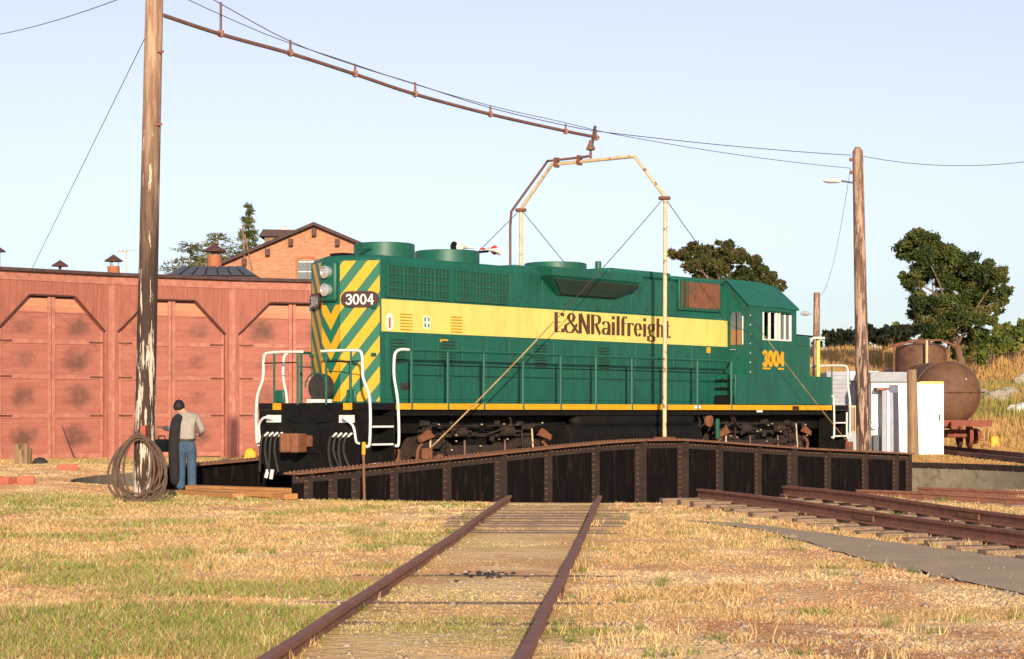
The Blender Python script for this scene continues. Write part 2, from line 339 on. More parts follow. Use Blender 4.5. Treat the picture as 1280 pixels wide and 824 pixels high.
# ------------------------------------------------------------------ ground with the pit cut out of it
def build_ground():
    rr = list(np.concatenate([np.arange(PITR, 34, .28), np.arange(34, 60, 1.2), np.arange(60, 150, 3.5), np.geomspace(150, 3500, 26)]))
    n = 540; th = np.linspace(0, 2 * math.pi, n, endpoint=False); V = []
    Rg, Tg = np.meshgrid(rr, th, indexing='ij')
    X = PC[0] + Rg * np.cos(Tg); Y = PC[1] + Rg * np.sin(Tg); Z = height(X, Y)
    Z = Z + .02 * (vn2(X, Y, .8) - .5) * sstep(11.4, 12, Rg) * (sstep(.04, .02, X / np.maximum(Y, 1)))
    V = np.stack([X, Y, Z], -1).reshape(-1, 3); C = ground_colour(X, Y).reshape(-1, 3)
    i, k = np.meshgrid(np.arange(len(rr) - 1), np.arange(n), indexing='ij'); k2 = (k + 1) % n
    F = np.stack([i * n + k, (i + 1) * n + k, (i + 1) * n + k2, i * n + k2], -1).reshape(-1, 4)
    m = mat('ground_mix', (1, 1, 1), None, vcol=True, rough=.95, bump=.05, bscale=7, c3=(.20, .12, .07), c3lo=.60, c3hi=.78, s3=5, detail=9, spec=.1)
    o = np_obj('ground', V, F, m, None, C, 4); o.data.polygons.foreach_set('use_smooth', [True] * len(o.data.polygons)); tag(o, kind='structure')
    # pit: wall ring, coping and floor
    w = MB(); ns = 128
    ring = lambda r, z: [(PC[0] + r * math.cos(2 * math.pi * a / ns), PC[1] + r * math.sin(2 * math.pi * a / ns), z(a) if callable(z) else z) for a in range(ns)]
    zt = lambda r: (lambda a: H(PC[0] + r * math.cos(2 * math.pi * a / ns), PC[1] + r * math.sin(2 * math.pi * a / ns)))
    t = zt(PITR)
    w.add(ring(PITR + .02, lambda a: t(a) - .004) + ring(PITR - .02, lambda a: t(a) - .004) + ring(PITR - .02, -1.5),
          [(i, (i + 1) % ns, ns + (i + 1) % ns, ns + i) for i in range(ns)] + [(ns + i, ns + (i + 1) % ns, 2 * ns + (i + 1) % ns, 2 * ns + i) for i in range(ns)])
    tag(w.build('pit_wall', M['concrete']), kind='structure')
    f = MB(); f.add(ring(PITR, -1.45), [tuple(range(ns))]); tag(f.build('pit_floor', M['pit_earth']), kind='structure')
    # timber coping on the far right rim
    for k in range(30):
        a0 = R(-12 + k * 3.1); a1 = a0 + R(2.9); mb = MB()
        P = [(PC[0] + r * math.cos(a), PC[1] + r * math.sin(a)) for r, a in ((PITR - .03, a0), (PITR + .28, a0), (PITR + .28, a1), (PITR - .03, a1))]
        zz = min(H(*p) for p in P)
        mb.prism([(p[0], p[1], zz - .03) for p in P], (0, 0, .14)); o2 = mb.build('coping_timber', M['girder_rust'], bpy.data.objects['pit_wall'])
build_ground()

# ------------------------------------------------------------------ tracks
RAILP = [(-.075, 0), (.075, 0), (.075, .012), (.012, .03), (.012, .115), (.036, .128), (.036, .165), (-.036, .165), (-.036, .128), (-.012, .115), (-.012, .03), (-.075, .012)]
def rail_mesh(P, top):                 # rail profile swept along points (x, y), top(x, y) = railhead height
    mb = MB(); n = len(RAILP); P = [Vector(p) for p in P]
    for i, p in enumerate(P):
        t = (P[min(i + 1, len(P) - 1)] - P[max(i - 1, 0)]).normalized(); nx = Vector((t.y, -t.x)); z = top(p.x, p.y) - .165
        mb.v += [(p.x + nx.x * a, p.y + nx.y * a, z + b) for a, b in RAILP]
    for i in range(len(P) - 1):
        for k in range(n): k2 = (k + 1) % n; mb.f.append((i * n + k, i * n + k2, (i + 1) * n + k2, (i + 1) * n + k))
    mb.f.append(tuple(range(n))[::-1]); mb.f.append(tuple((len(P) - 1) * n + k for k in range(n))); return mb
def track(label, start, direction, length, top, tie_top, tie_sp=.55, tie_skip=0., fish=(), tie_len=2.5, tie_m='tie_wood', show=None):
    s = Vector(start); d = Vector(direction).normalized(); nx = Vector((d.y, -d.x))
    root = empty('railway_track', (s.x, s.y, 0), 0, label, 'track'); off = Vector((s.x, s.y, 0))
    tm = []
    for sgn in (-1, 1):
        P = [s + nx * sgn * .755 + d * (length * i / 24) + nx * random.uniform(-.008, .008) for i in range(25)]
        mb = rail_mesh(P, top); mb.v = [(a - s.x, b - s.y, c) for a, b, c in mb.v]; r = mb.build('rail', M['rail_rust'], root)
        for fl in fish:
            p = s + nx * sgn * .755 + d * fl; z = top(p.x, p.y)
            for off2 in (-.03, .03):
                q = p + nx * off2; mb = MB(); A = q - d * .3; B = q + d * .3
                w = nx * .012; mb.prism([(A.x - w.x - s.x, A.y - w.y - s.y, z - .13), (B.x - w.x - s.x, B.y - w.y - s.y, z - .13), (B.x + w.x - s.x, B.y + w.y - s.y, z - .13), (A.x + w.x - s.x, A.y + w.y - s.y, z - .13)], (0, 0, .075)); mb.build('fishplate', M['flange_rust'], r)
    k = .2
    while k < length:
        up = .022 if show and show[0] < k < show[1] else 0
        if random.random() >= tie_skip or up:
            p = s + d * k; mb = MB(); tl = tie_len * random.uniform(.95, 1.04) / 2; w = .115
            mb.box(-tl, tl, -w, w, tie_top - .18, tie_top + up + random.uniform(-.012, .012))
            o = mb.build('tie', M[tie_m], root, bevel=.015); o.location = (p.x - s.x, p.y - s.y, H(p.x, p.y)); o.rotation_euler = (random.uniform(-.01, .01), 0, math.atan2(d.y, d.x) - math.pi / 2 + random.uniform(-.03, .03))
        k += tie_sp * random.uniform(.9, 1.1)
    return root
track('rusty track in dry grass running straight up to the pit below the girder', TR0, TRD, 26, lambda x, y: H(x, y) +   .115, -.006, tie_skip=.55, show=(3, 8), fish=(6.2, 16.5))
track('rusty track on chunky timber ties beside the asphalt path', (3.85, 33.6), (.235, -1), 20, lambda x, y: H(x, y) + .225, .055, tie_sp=.72, fish=(7.,), tie_len=2.9)
track('rusty track end meeting the pit beyond the track with chunky ties', (6.45, 34.3), (.6, -.8), 14, lambda x, y: H(x, y) + .12, .01)
track('far siding track on dark ties under the tank wagon', (14.45, 40), (.03, 1), 62, lambda x, y: H(x, y) + .15, .03, tie_m='black_steel')

# asphalt path sheet beside the second track
def build_path():
    up = [(858, 651), (930, 655), (1010, 663), (1090, 673), (1180, 684), (1290, 698)]; dn = [(1290, 739), (1230, 729), (1150, 714), (1070, 695), (1010, 677), (950, 662), (890, 655)]
    P = [gnd(a, b, .03) for a, b in up + dn]; P = [Vector((p.x, p.y)) for p in P]
    P[5] += Vector((2.2, -6)); P[6] += Vector((.6, -6))
    up2 = P[:6]; dn2 = P[6:][::-1]; n = 40; V = []
    def along(L, t):
        t = t * (len(L) - 1); i = min(int(t), len(L) - 2); return L[i].lerp(L[i + 1], t - i)
    for i in range(n + 1):
        for j in range(9):
            a = along(dn2, i / n).lerp(along(up2, i / n), j / 8)
            if j in (0, 8): a = a + Vector((random.uniform(-.06, .06), random.uniform(-.08, .08)))
            V.append((a.x, a.y, H(a.x, a.y) + .014))
    mb = MB(); mb.add(V, [(i * 9 + j, (i + 1) * 9 + j, (i + 1) * 9 + j + 1, i * 9 + j + 1) for i in range(n) for j in range(8)])
    o = mb.build('asphalt_path', M['asphalt_path']); tag(o, kind='structure'); return [p for p in up2] + [p for p in dn2[::-1]]
PATH = build_path()
def in_path(x, y):
    ins = np.zeros(x.shape, bool); n = len(PATH)
    for i in range(n):
        a, b = PATH[i], PATH[(i + 1) % n]
        c = ((a.y > y) != (b.y > y)) & (x < (b.x - a.x) * (y - a.y) / ((b.y - a.y) if abs(b.y - a.y) > 1e-6 else 1e-6) + a.x); ins ^= c
    return ins
def build_grass():
    n = 420000
    d = 10.5 * (37 / 10.5) ** rng.random(n); q = rng.uniform(-.285, .285, n); x = q * d; y = d
    nl = 60000; x[:nl] = rng.uniform(-.275, -.10, nl) * (yl := rng.uniform(35, 63, nl)); y[:nl] = yl
    r = np.hypot(x - PC[0], y - PC[1]); g, b = cover(x, y); den = .95 - .25 * b
    td = track_dist(x, y)
    keep = (r > PITR + .05) & (rng.random(n) < den) & ~(in_path(x, y) & (rng.random(n) > .025)) & (np.abs(td - .755) > .06)
    # keep the two tracks at right clear as well
    for (sx, sy, dx, dy) in ((3.85, 33.6, .235, -1), (6.45, 34.3, .6, -.8)):
        l = math.hypot(dx, dy); dd = np.abs((x - sx) * dy / l - (y - sy) * dx / l); keep &= ~((dd < 1.3) & (rng.random(n) < .75)) & (np.abs(dd - .755) > .1)
    x, y, g, b, td = x[keep], y[keep], g[keep], b[keep], td[keep]; m = len(x)
    tall = .5 + 1.1 * vn1(x, y, 1.6); K = 3; V = []; C = []; F = []
    tuft = sstep(.60, .72, vn3(x + 5, y, .8)) * (x / y > .1)
    K = 2
    for k in range(K):
        bx = x + rng.normal(0, .035, m); by = y + rng.normal(0, .035, m); bz = height(bx, by) - .012
        a = rng.uniform(0, 2 * math.pi, m); h = (.012 + .036 * rng.random(m) ** 1.8) * tall * (1 + .5 * g) * (1 - .50 * b) * (1 + .9 * tuft) * np.where(td < 1, .55, 1)
        w = (.0035 + .006 * rng.random(m)) * .8 * (1 + (y - 10) * .06); la = rng.uniform(0, 2 * math.pi, m); lean = h * rng.uniform(.1, 1.6, m); w = w * (1 + 1.2 * b)
        p0 = np.stack([bx - np.cos(a) * w, by - np.sin(a) * w, bz], 1); p1 = np.stack([bx + np.cos(a) * w, by + np.sin(a) * w, bz], 1)
        p2 = np.stack([bx + np.cos(la) * lean, by + np.sin(la) * lean, bz + h], 1)
        base = len(V) * 0 + k * 3 * m; V.append(np.stack([p0, p1, p2], 1).reshape(-1, 3)); F.append(base + np.arange(3 * m).reshape(-1, 3))
        straw = np.array((.68, .45, .19)); green = np.array((.27, .34, .06)); pale = np.array((.78, .58, .33)); brown = np.array((.44, .21, .10))
        gg = np.clip(g * .95 + rng.normal(0, .25, m), 0, 1)[:, None]; c = straw + (green - straw) * gg
        pp = (rng.random(m) < .25)[:, None]; c = np.where(pp, pale * (1 - .3 * gg), c); c = np.where((rng.random(m) < .2)[:, None], brown, c)
        q = x / y; sl = np.array((.66, .39, .20)) + (np.array((.80, .58, .33)) - np.array((.66, .39, .20))) * sstep(.4, .6, vn3(x, y, 1.3))[:, None]; sl = sl + (np.array((.42, .20, .115)) - sl) * (sstep(.48, .60, vn1(x + 40, y, .7)) * sstep(.03, .12, q) * .85)[:, None]; c = c + (sl - c) * (b * .85)[:, None]
        c = c * rng.uniform(.72, 1.16, (m, 1)) * np.array((1.04, 1.06, 1.12)); C.append(np.repeat(c, 3, 0))
    o = np_obj('dry_grass', np.concatenate(V), np.concatenate(F), M['grass'], None, np.concatenate(C)); tag(o, 'dry straw coloured grass with green patches on the ground', 'grass', kind='stuff')
    # taller weeds and dry stalks, in loose tufts
    n = 1500; d = 11.5 * (34 / 11.5) ** rng.random(n); q = rng.uniform(-.27, .27, n); x = q * d; y = d; td = track_dist(x, y)
    keep = (np.hypot(x - PC[0], y - PC[1]) > PITR + .15) & ~in_path(x, y) & ((vn3(x, y, .6) > .52) | (np.abs(td - .9) < .12)) & ~((td < .7)); x, y = x[keep], y[keep]; m = len(x); B = 16
    g, b = cover(x, y); X = np.repeat(x, B) + rng.normal(0, .05, m * B); Y = np.repeat(y, B) + rng.normal(0, .05, m * B); hh = np.repeat(rng.uniform(.04, .12, m), B) * rng.uniform(.4, 1.2, m * B); a = rng.uniform(0, 6.28, m * B); w = (.003 + .003 * rng.random(m * B)) * (1 + (Y - 10) * .05); la = rng.uniform(0, 6.28, m * B); ln = hh * rng.uniform(.1, .8, m * B); Zz = height(X, Y) - .01
    V = np.stack([np.stack([X - np.cos(a) * w, Y - np.sin(a) * w, Zz], 1), np.stack([X + np.cos(a) * w, Y + np.sin(a) * w, Zz], 1), np.stack([X + np.cos(la) * ln, Y + np.sin(la) * ln, Zz + hh], 1)], 1).reshape(-1, 3)
    kind = rng.random(m) < .25 + .5 * g; base = np.where(kind[:, None], np.array((.17, .23, .045)), np.array((.72, .53, .25))); c = np.repeat(base, B, 0) * rng.uniform(.7, 1.2, (m * B, 1))
    o = np_obj('weeds', V, np.arange(len(V)).reshape(-1, 3), M['grass'], None, np.repeat(c, 3, 0)); tag(o, 'scattered taller weeds and dry stalks in the short grass', 'weeds', kind='stuff')
    # small stones where soil is bare
    n = 16000; d = 11 * (36 / 11) ** rng.random(n); q = rng.uniform(-.28, .28, n); x = q * d; y = d; g, b = cover(x, y)
    keep = (np.hypot(x - PC[0], y - PC[1]) > PITR + .1) & (rng.random(n) < .08 + .9 * b); x, y = x[keep], y[keep]; m = len(x)
    oc = np.array([(1, 0, 0), (-1, 0, 0), (0, 1, 0), (0, -1, 0), (0, 0, 1), (0, 0, -1)]); of = np.array([(0, 2, 4), (2, 1, 4), (1, 3, 4), (3, 0, 4), (2, 0, 5), (1, 2, 5), (3, 1, 5), (0, 3, 5)])
    s = (.008 + .03 * rng.random(m) ** 3)[:, None, None] * rng.uniform(.6, 1.4, (m, 6, 1)); V = oc[None] * s; a = rng.uniform(0, 6, m)
    ca, sa = np.cos(a)[:, None], np.sin(a)[:, None]; V = np.stack([V[..., 0] * ca - V[..., 1] * sa, V[..., 0] * sa + V[..., 1] * ca, V[..., 2] * .7], -1) + np.stack([x, y, height(x, y)], 1)[:, None]
    o = np_obj('gravel', V.reshape(-1, 3), (of[None] + 6 * np.arange(m)[:, None, None]).reshape(-1, 3), M['gravel_stone']); tag(o, 'small loose stones on the bare soil patches', 'gravel', kind='stuff')
build_grass()
# ------------------------------------------------------------------ stroke lettering (broad-nib strokes made of small plates)
def arc(cx, cy, rx, ry, a0, a1, n=9): return [(cx + rx * math.cos(R(a0 + (a1 - a0) * i / n)), cy + ry * math.sin(R(a0 + (a1 - a0) * i / n))) for i in range(n + 1)]
GL = {
 'E': (.50, [[(.13, 0), (.13, 1)], [(.05, .98), (.44, .98)], [(.13, .52), (.36, .52)], [(.05, .02), (.46, .02)], [(.43, .98), (.43, .84)], [(.45, .02), (.45, .18)]]),
 '&': (.68, [[(.66, .02), (.22, .70)] + arc(.34, .82, .13, .17, 200, -20) + [(.42, .64), (.14, .42)] + arc(.26, .24, .20, .24, 150, 320) + [(.60, .44)]]),
 'N': (.56, [[(.08, 0), (.08, 1)], [(.10, 1), (.30, .4), (.46, 0)], [(.47, 0), (.47, 1)]]),
 'R': (.56, [[(.12, 0), (.12, 1)], [(.12, .98)] + arc(.28, .75, .19, .23, 90, -90) + [(.12, .52)], [(.28, .52), (.40, .2), (.48, 0)]]),
 'a': (.46, [arc(.22, .50, .15, .18, 170, 0, 6) + [(.36, 0)], arc(.19, .17, .12, .16, 50, 330, 8) + [(.36, .2)]]),
 'i': (.24, [[(.12, 0), (.12, .66)], [(.12, .84), (.12, .97)]]), 'l': (.24, [[(.12, 0), (.12, 1)]]),
 'f': (.30, [[(.12, 0), (.12, .8)] + arc(.23, .84, .11, .15, 180, 40, 5), [(.02, .64), (.28, .64)]]),
 'r': (.36, [[(.12, 0), (.12, .66)], arc(.26, .50, .13, .16, 160, 30, 5)]),
 'e': (.46, [[(.10, .36), (.38, .36)] + arc(.24, .34, .15, .33, 5, 320, 14)]),
 'g': (.46, [arc(.22, .48, .13, .18, 0, 360, 12), arc(.22, -.10, .17, .15, 0, 360, 12), [(.16, .30), (.12, .16), (.24, .06)], [(.33, .62), (.44, .68)]]),
 'h': (.48, [[(.12, 0), (.12, 1)], arc(.24, .46, .12, .20, 160, 0, 5) + [(.36, 0)]]),
 't': (.32, [[(.12, .9), (.12, .14)] + arc(.22, .14, .10, .13, 180, 320, 5), [(.02, .64), (.28, .64)]]),
 '3': (.6, [arc(.29, .74, .19, .22, 160, -90, 9), arc(.29, .27, .21, .25, 90, -160, 9)]), '0': (.6, [arc(.30, .5, .21, .46, 0, 360, 18)]),
 '4': (.6, [[(.42, 0), (.42, .97), (.10, .30), (.55, .30)]]),
}
def letters(text, height_, width, thick, thin, track_=0.0):
    tot = sum(GL[c][0] + track_ for c in text); sx = width / tot; mb = MB(); x = 0; lay = 0
    for c in text:
        w, strokes = GL[c]
        for st in strokes:
            P = [Vector((x + p[0] * sx, p[1] * height_)) for p in st]
            for a, b in zip(P, P[1:]):
                d = b - a
                if d.length < 1e-6: continue
                f = abs(d.y) / d.length; wd = (thin + (thick - thin) * f ** 1.5) / 2; e = d.normalized() * min(thick, .03) * .25; n = Vector((-d.y, d.x)).normalized() * wd
                if f > .9: n = Vector((wd, 0)); n = n if d.y < 0 else -n
                y = -.002 - .00015 * (lay % 40); lay += 1
                q = [a - e - n, b + e - n, b + e + n, a - e + n]; mb.add([(p.x, y, p.y) for p in q], [(0, 1, 2, 3)])
        x += (w + track_) * sx
    return mb
def put(o, loc, rz=0, rx=0): o.location = loc; o.rotation_euler = (rx, 0, rz); return o

TH = math.atan2(.7733, .634)
# ================================================================== turntable bridge
tt = empty('turntable_bridge', (PC[0], PC[1], -1.4), TH, 'dark riveted plate girder turntable bridge with rusty top flange in the pit', 'turntable')
ZB = 1.4                                # local z of ground level under the bridge's root
def gtop(t):
    T = [-11.2, -8.6, -6.17, -3.67, -2.0, -.8, .5, 1.84, 5.6, 10.95]; Zz = [.50, .62, .74, .87, .94, .965, .955, .89, .69, .48]
    return float(np.interp(t, T, Zz)) + ZB
ST = [-10.9, -10.3, -9.72, -8.71, -7.25, -5.7, -4.18, -2.61, -1.06, .52, 1.99, 3.59, 5.05, 6.71, 8.53, 10.1, 10.8]
for side in (-1, 1):
    y0 = 2.0 * side
    g = MB(); N_ = 44; ts = [-11.2 + 22.15 * i / N_ for i in range(N_ + 1)]
    V = []; 
    for t in ts:
        for y in (y0 - .012, y0 + .012): V += [(t, y, .45), (t, y, gtop(t) - .02)]
    F = []
    for i in range(N_):
        a = i * 4; b = a + 4; F += [(a, b, b + 1, a + 1), (a + 2, a + 3, b + 3, b + 2), (a, a + 2, b + 2, b)]
    F += [(0, 1, 3, 2), (N_ * 4, N_ * 4 + 2, N_ * 4 + 3, N_ * 4 + 1)]
    web = g.add(V, F).build('girder', M['girder_black'], tt)
    fl = MB(); V = []
    for t in ts:
        z = gtop(t); V += [(t, y0 - .2, z - .022), (t, y0 + .2, z - .022), (t, y0 + .2, z + .012), (t, y0 - .2, z + .012)]
    F = [(i * 4 + k, i * 4 + (k + 1) % 4, i * 4 + 4 + (k + 1) % 4, i * 4 + 4 + k) for i in range(N_) for k in range(4)] + [(3, 2, 1, 0), tuple(N_ * 4 + k for k in range(4))]
    fl.add(V, F).build('top_flange', M['flange_rust'], web, smooth=False)
    an = MB(); V = []
    for t in ts:
        z = gtop(t) - .024; o_ = .016 * side
        V += [(t, y0 + o_, z - .16), (t, y0 + o_ + .014 * side, z - .16), (t, y0 + o_ + .014 * side, z), (t, y0 + o_, z)]
    an.add(V, F).build('flange_angle', M['girder_rust'], web, smooth=False)
    MB().box(-11.2, 10.95, y0 - .2, y0 + .2, .42, .448).build('bottom_flange', M['girder_black'], web)
    for i, t in enumerate(ST):
        wide = i in (5, 8, 9, 12); m = MB(); dp = .17 if wide else .12; z1 = gtop(t) - .03
        m.box(t - (.085 if wide else .045), t + (.085 if wide else .045), y0 + .034 * side, y0 + .048 * side, .46, z1)
        m.box(t + (.075 if wide else .036), t + (.085 if wide else .045), y0 + .05 * side, y0 + (.05 + dp) * side, .46, z1)
        m.build('stiffener', M['girder_rust'], web)
    rv = MB(); t = -11.1
    while t < 10.9:
        for yy in (y0 - .15, y0 + .15): rv.lathe([(.022, 0), (.018, .014), (.008, .02)], (t, yy, gtop(t) + .01), 5)
        t += .105
    t = -11.1
    while t < 10.9:
        for zz in (.09,): rv.lathe([(.02, 0), (.012, .016)] if side > 0 else [(.012, -.016), (.02, 0)], (t, y0 + .032 * side, gtop(t) - zz), 5, 'y')
        t += .13
    for t in ST:
        for zz in np.arange(.55, gtop(t) - .1, .11):
            for dx in (-.03, .02): rv.lathe([(.014, 0), (.009, .012)] if side > 0 else [(.009, -.012), (.014, 0)], (t + dx, y0 + .05 * side, zz), 5, 'y')
    tag(rv.build('rivets', M['flange_rust'], web), kind='stuff')
t = -11.0; k = 0
while t < 10.9:
    MB().box(t - .11, t + .11, -1.75, 1.75, ZB - .26, ZB - .06).build('deck_tie', M['tie_wood'], tt); t += .5
for s in (-1, 1):
    mb = MB(); mb.prism([(-11.1, s * .755 + a, ZB - .062 + b) for a, b in RAILP], (21.9, 0, 0)); mb.build('bridge_rail', M['rail_rust'], tt)
for t in (-11.05, 10.8): MB().box(t - .03, t + .03, -1.96, 1.96, .5, ZB + .02).build('end_plate', M['girder_black'], tt)
mb = MB(); mb.lathe([(.9, .0), (.9, .25), (.5, .3), (.5, .42)], (0, 0, 0), 20); mb.build('centre_pivot', M['black_steel'], tt)
MB().box(-.6, .6, -1.95, 1.95, .5, .9).build('cross_girder', M['girder_black'], tt)
# power arch over the bridge
KZ = 6.2 + ZB; AZ = 7.15 + ZB
arch = MB(); arch.tube([(0, -2, gtop(0)), (0, -2.02, KZ)], .046, 10); a = arch.build('arch_post', M['pipe_cream'], tt)
MB().tube([(0, 2, gtop(0)), (0, 2, KZ)], .045, 10).build('arch_post', M['pipe_cream'], tt)
mb = MB(); mb.tube([(0, -2.02, KZ), (0, -1.2, AZ), (0, 1.1, AZ), (0, 2, KZ)], .04, 10); mb.build('arch_top', M['pipe_cream'], tt)
for s in (-1, 1):
    mb = MB(); mb.lathe([(.13, -.03), (.13, .03)], (0, 2 * s, KZ - .02), 12); mb.tube([(-.16, 2 * s, KZ - .02), (.16, 2 * s, KZ - .02)], .025, 8); mb.build('knee_collar', M['orange_rust'], tt)
    MB().box(-.22, .22, 2 * s - .13, 2 * s + .13, gtop(0) + .012, gtop(0) + .06).build('post_foot', M['orange_rust'], tt)
mb = MB(); mb.tube(bez([(-.05, 0, AZ + .10), (-.05, .12, AZ + .09), (-.05, 1.18, AZ + .08), (-.08, 2.22, KZ - .05), (-.08, 2.25, KZ - .4), (-.08, 2.25, gtop(0) + 1.2), (-.08, 2.25, gtop(0))], 1), .03, 8); mb.build('conduit', M['pipe_rust'], tt)
for y in (.3, .95): MB().box(-.09, .05, y - .03, y + .03, AZ - .08, AZ + .14).build('pipe_clamp', M['orange_rust'], tt)
mb = MB(); mb.tube([(0, 0, AZ + .05), (0, 0, AZ + .42)], .03, 8); mb.lathe([(.03, .22), (.10, .24), (.10, .27), (.045, .40), (.03, .46)], (0, 0, AZ), 12); mb.build('swivel_collector', M['pipe_rust'], tt)
for s in (-1, 1):
    for e in (-1, 1):
        foot = Vector((7.7 * e * (1 if e < 0 else 1.03), 2.0 * s, gtop(7.7 * e) + .16)); top = Vector((0, 2.0 * s, KZ))
        cb = sag(top, foot, .12 if s < 0 else .03)
        MB().tube(cb[:8], .009, 6).build('guy_cable', M['wire_dark'], tt)
        MB().tube(cb[7:], .0145 if e < 0 else .009, 6).build('guy_rod', M['cable_rust'], tt)
        MB().box(foot.x - .09, foot.x + .09, 2 * s - .07, 2 * s + .07, gtop(foot.x) + .012, foot.z + .06).build('cable_anchor', M['orange_rust'], tt, bevel=.02)
MB().tube([(-9.72, -2.35, .45), (-9.66, -2.24, ZB + .58), (-9.64, -2.22, ZB + .86)], .025, 8).build('lever_bar', M['flange_rust'], tt)
MB().tube([(-9.64, -2.22, ZB + .80), (-9.62, -2.21, ZB + 1.02)], .035, 8).build('lever_grip', M['stripe_yellow'], tt)

# ================================================================== locomotive
lo = empty('diesel_locomotive', (PC[0], PC[1], .10), TH, 'green and yellow diesel road switcher locomotive standing on the turntable', 'locomotive')
Z0 = .10
def Lz(z): return z - Z0               # heights below are above ground level
G, Y_, W_, B_ = M['loco_green'], M['stripe_yellow'], M['white_paint'], M['black_steel']
def lb(name, m, x0, x1, y0, y1, z0, z1, parent=lo, bevel=0): return MB().box(x0, x1, y0, y1, Lz(z0), Lz(z1)).build(name, m, parent, bevel=bevel)
lb('underframe', B_, -8.68, 8.75, -.95, .95, 1.15, 1.598)
deck = lb('walkway_deck', B_, -8.7, 8.8, -1.47, 1.47, 1.60, 1.728)
for s in (-1, 1): lb('side_sill', B_, -7.9, 7.9, 1.30 * s, 1.40 * s, 1.49, 1.597)
SX = [-7.55, -6.51, -5.43, -4.21, -2.98, -1.77, -.48, .82, 2.04, 3.43]
edges = [-8.0] + SX + [8.0]
for s in (-1, 1):
    for a, b in zip(edges, edges[1:]): lb('sill_stripe', Y_, a + .022, b - .022, 1.473 * s, 1.488 * s, 1.605, 1.722)
# hood with pointed rear end
def hood_body():
    mb = MB(); pr = [(-7.8, -.915), (-8.20, -.23), (-8.20, .23), (-7.8, .915), (4.13, .915), (4.13, -.915)]
    def ring(z, inset):
        c = []
        for x, y in pr: c.append((x + (inset if x < 0 else 0), y * (1 - inset / .915), Lz(z)))
        return c
    rings = [ring(1.73, 0), ring(4.44, 0), ring(4.505, .03), ring(4.545, .10)]; n = 6; V = sum(rings, []); F = []
    for i in range(3):
        for k in range(n): F.append((i * n + k, i * n + (k + 1) % n, (i + 1) * n + (k + 1) % n, (i + 1) * n + k))
    F.append(tuple(3 * n + k for k in range(n))); F = [f[::-1] if True else f for f in F]
    return mb.add(V, [f[::-1] for f in F])
hood = hood_body().build('long_hood', G, lo)
import bmesh
def fixn(o):
    bm = bmesh.new(); bm.from_mesh(o.data); bmesh.ops.recalc_face_normals(bm, faces=bm.faces); bm.to_mesh(o.data); bm.free(); return o
fixn(hood)
# striped end facets, centre plate and corner beads
for s in (-1, 1):
    n = Vector((-.68, .40 * s)).normalized() * .006
    P = [(-7.8, .915 * s), (-8.20, .235 * s)]
    mb = MB(); q = [(P[0][0] + n.x, P[0][1] + n.y, Lz(1.76)), (P[1][0] + n.x, P[1][1] + n.y, Lz(1.76)), (P[1][0] + n.x, P[1][1] + n.y, Lz(4.43)), (P[0][0] + n.x, P[0][1] + n.y, Lz(4.43))]
    mb.prism(q, (-n.x * .6, -n.y * .6, 0)); o = mb.build('striped_end_panel', M['chevron_paint'], hood); o['label'] = 'green panel with diagonal yellow stripes'
    MB().tube([(-7.8 - .004, .915 * s, Lz(1.75)), (-7.8 - .004, .915 * s, Lz(4.46))], .016, 8).build('corner_bead', G, hood)
MB().box(-8.213, -8.203, -.225, .225, Lz(1.76), Lz(3.60)).build('striped_end_panel', M['chevron_paint'], hood)
hl = lb('headlight_housing', G, -8.30, -8.205, -.2, .2, 3.66, 4.42, bevel=.05)
for z in (4.22, 3.88):
    h = MB().lathe([(.11, 0), (.12, -.10), (.095, -.105), (.085, -.06)], (-8.29, 0, Lz(z)), 18, 'x').build('headlight', M['lens_glass'], hl)
    MB().lathe([(.084, -.09), (.05, -.10)], (-8.29, 0, Lz(z)), 16, 'x').build('lens', M['lens_glass'], h)
for s in (-1, 1):
    tng = Vector((.40, .685 * s, 0)).normalized(); nn = Vector((-.685, .40 * s, 0)).normalized(); c = Vector((-8.0, .575 * s, Lz(3.70)))
    mb = MB(); hw, hh = .37, .15; pts = []
    for cx, a0 in ((hw - hh, -90), (-(hw - hh), 90)):
        for i in range(9): a = R(a0 + 180 * i / 8); pts.append(c + nn * .008 + tng * (cx + hh * math.cos(a)) + Vector((0, 0, hh * math.sin(a))))
    mb.prism(pts, nn * .05); nb = mb.build('number_board', M['number_board'], hood); nb['label'] = 'dark number board reading 3004'
    L_ = letters('3004', .19, .56, .034, .026); o = L_.build('number', M['tarp_white'], nb, smooth=False)
    rd = -tng if s < 0 else tng    # reading direction seen from outside
    rd = tng * (-1 if nn.cross(Vector((0, 0, 1))).dot(tng) > 0 else 1)
    o.location = c + nn * .060 - rd * .28 + Vector((0, 0, -.10)); o.rotation_euler = (0, 0, math.atan2(rd.y, rd.x))
    for z in (3.52, 2.62): MB().box(-7.93, -7.86, .78 * s, .86 * s, Lz(z), Lz(z + .06)).build('marker_hinge', G, hood)
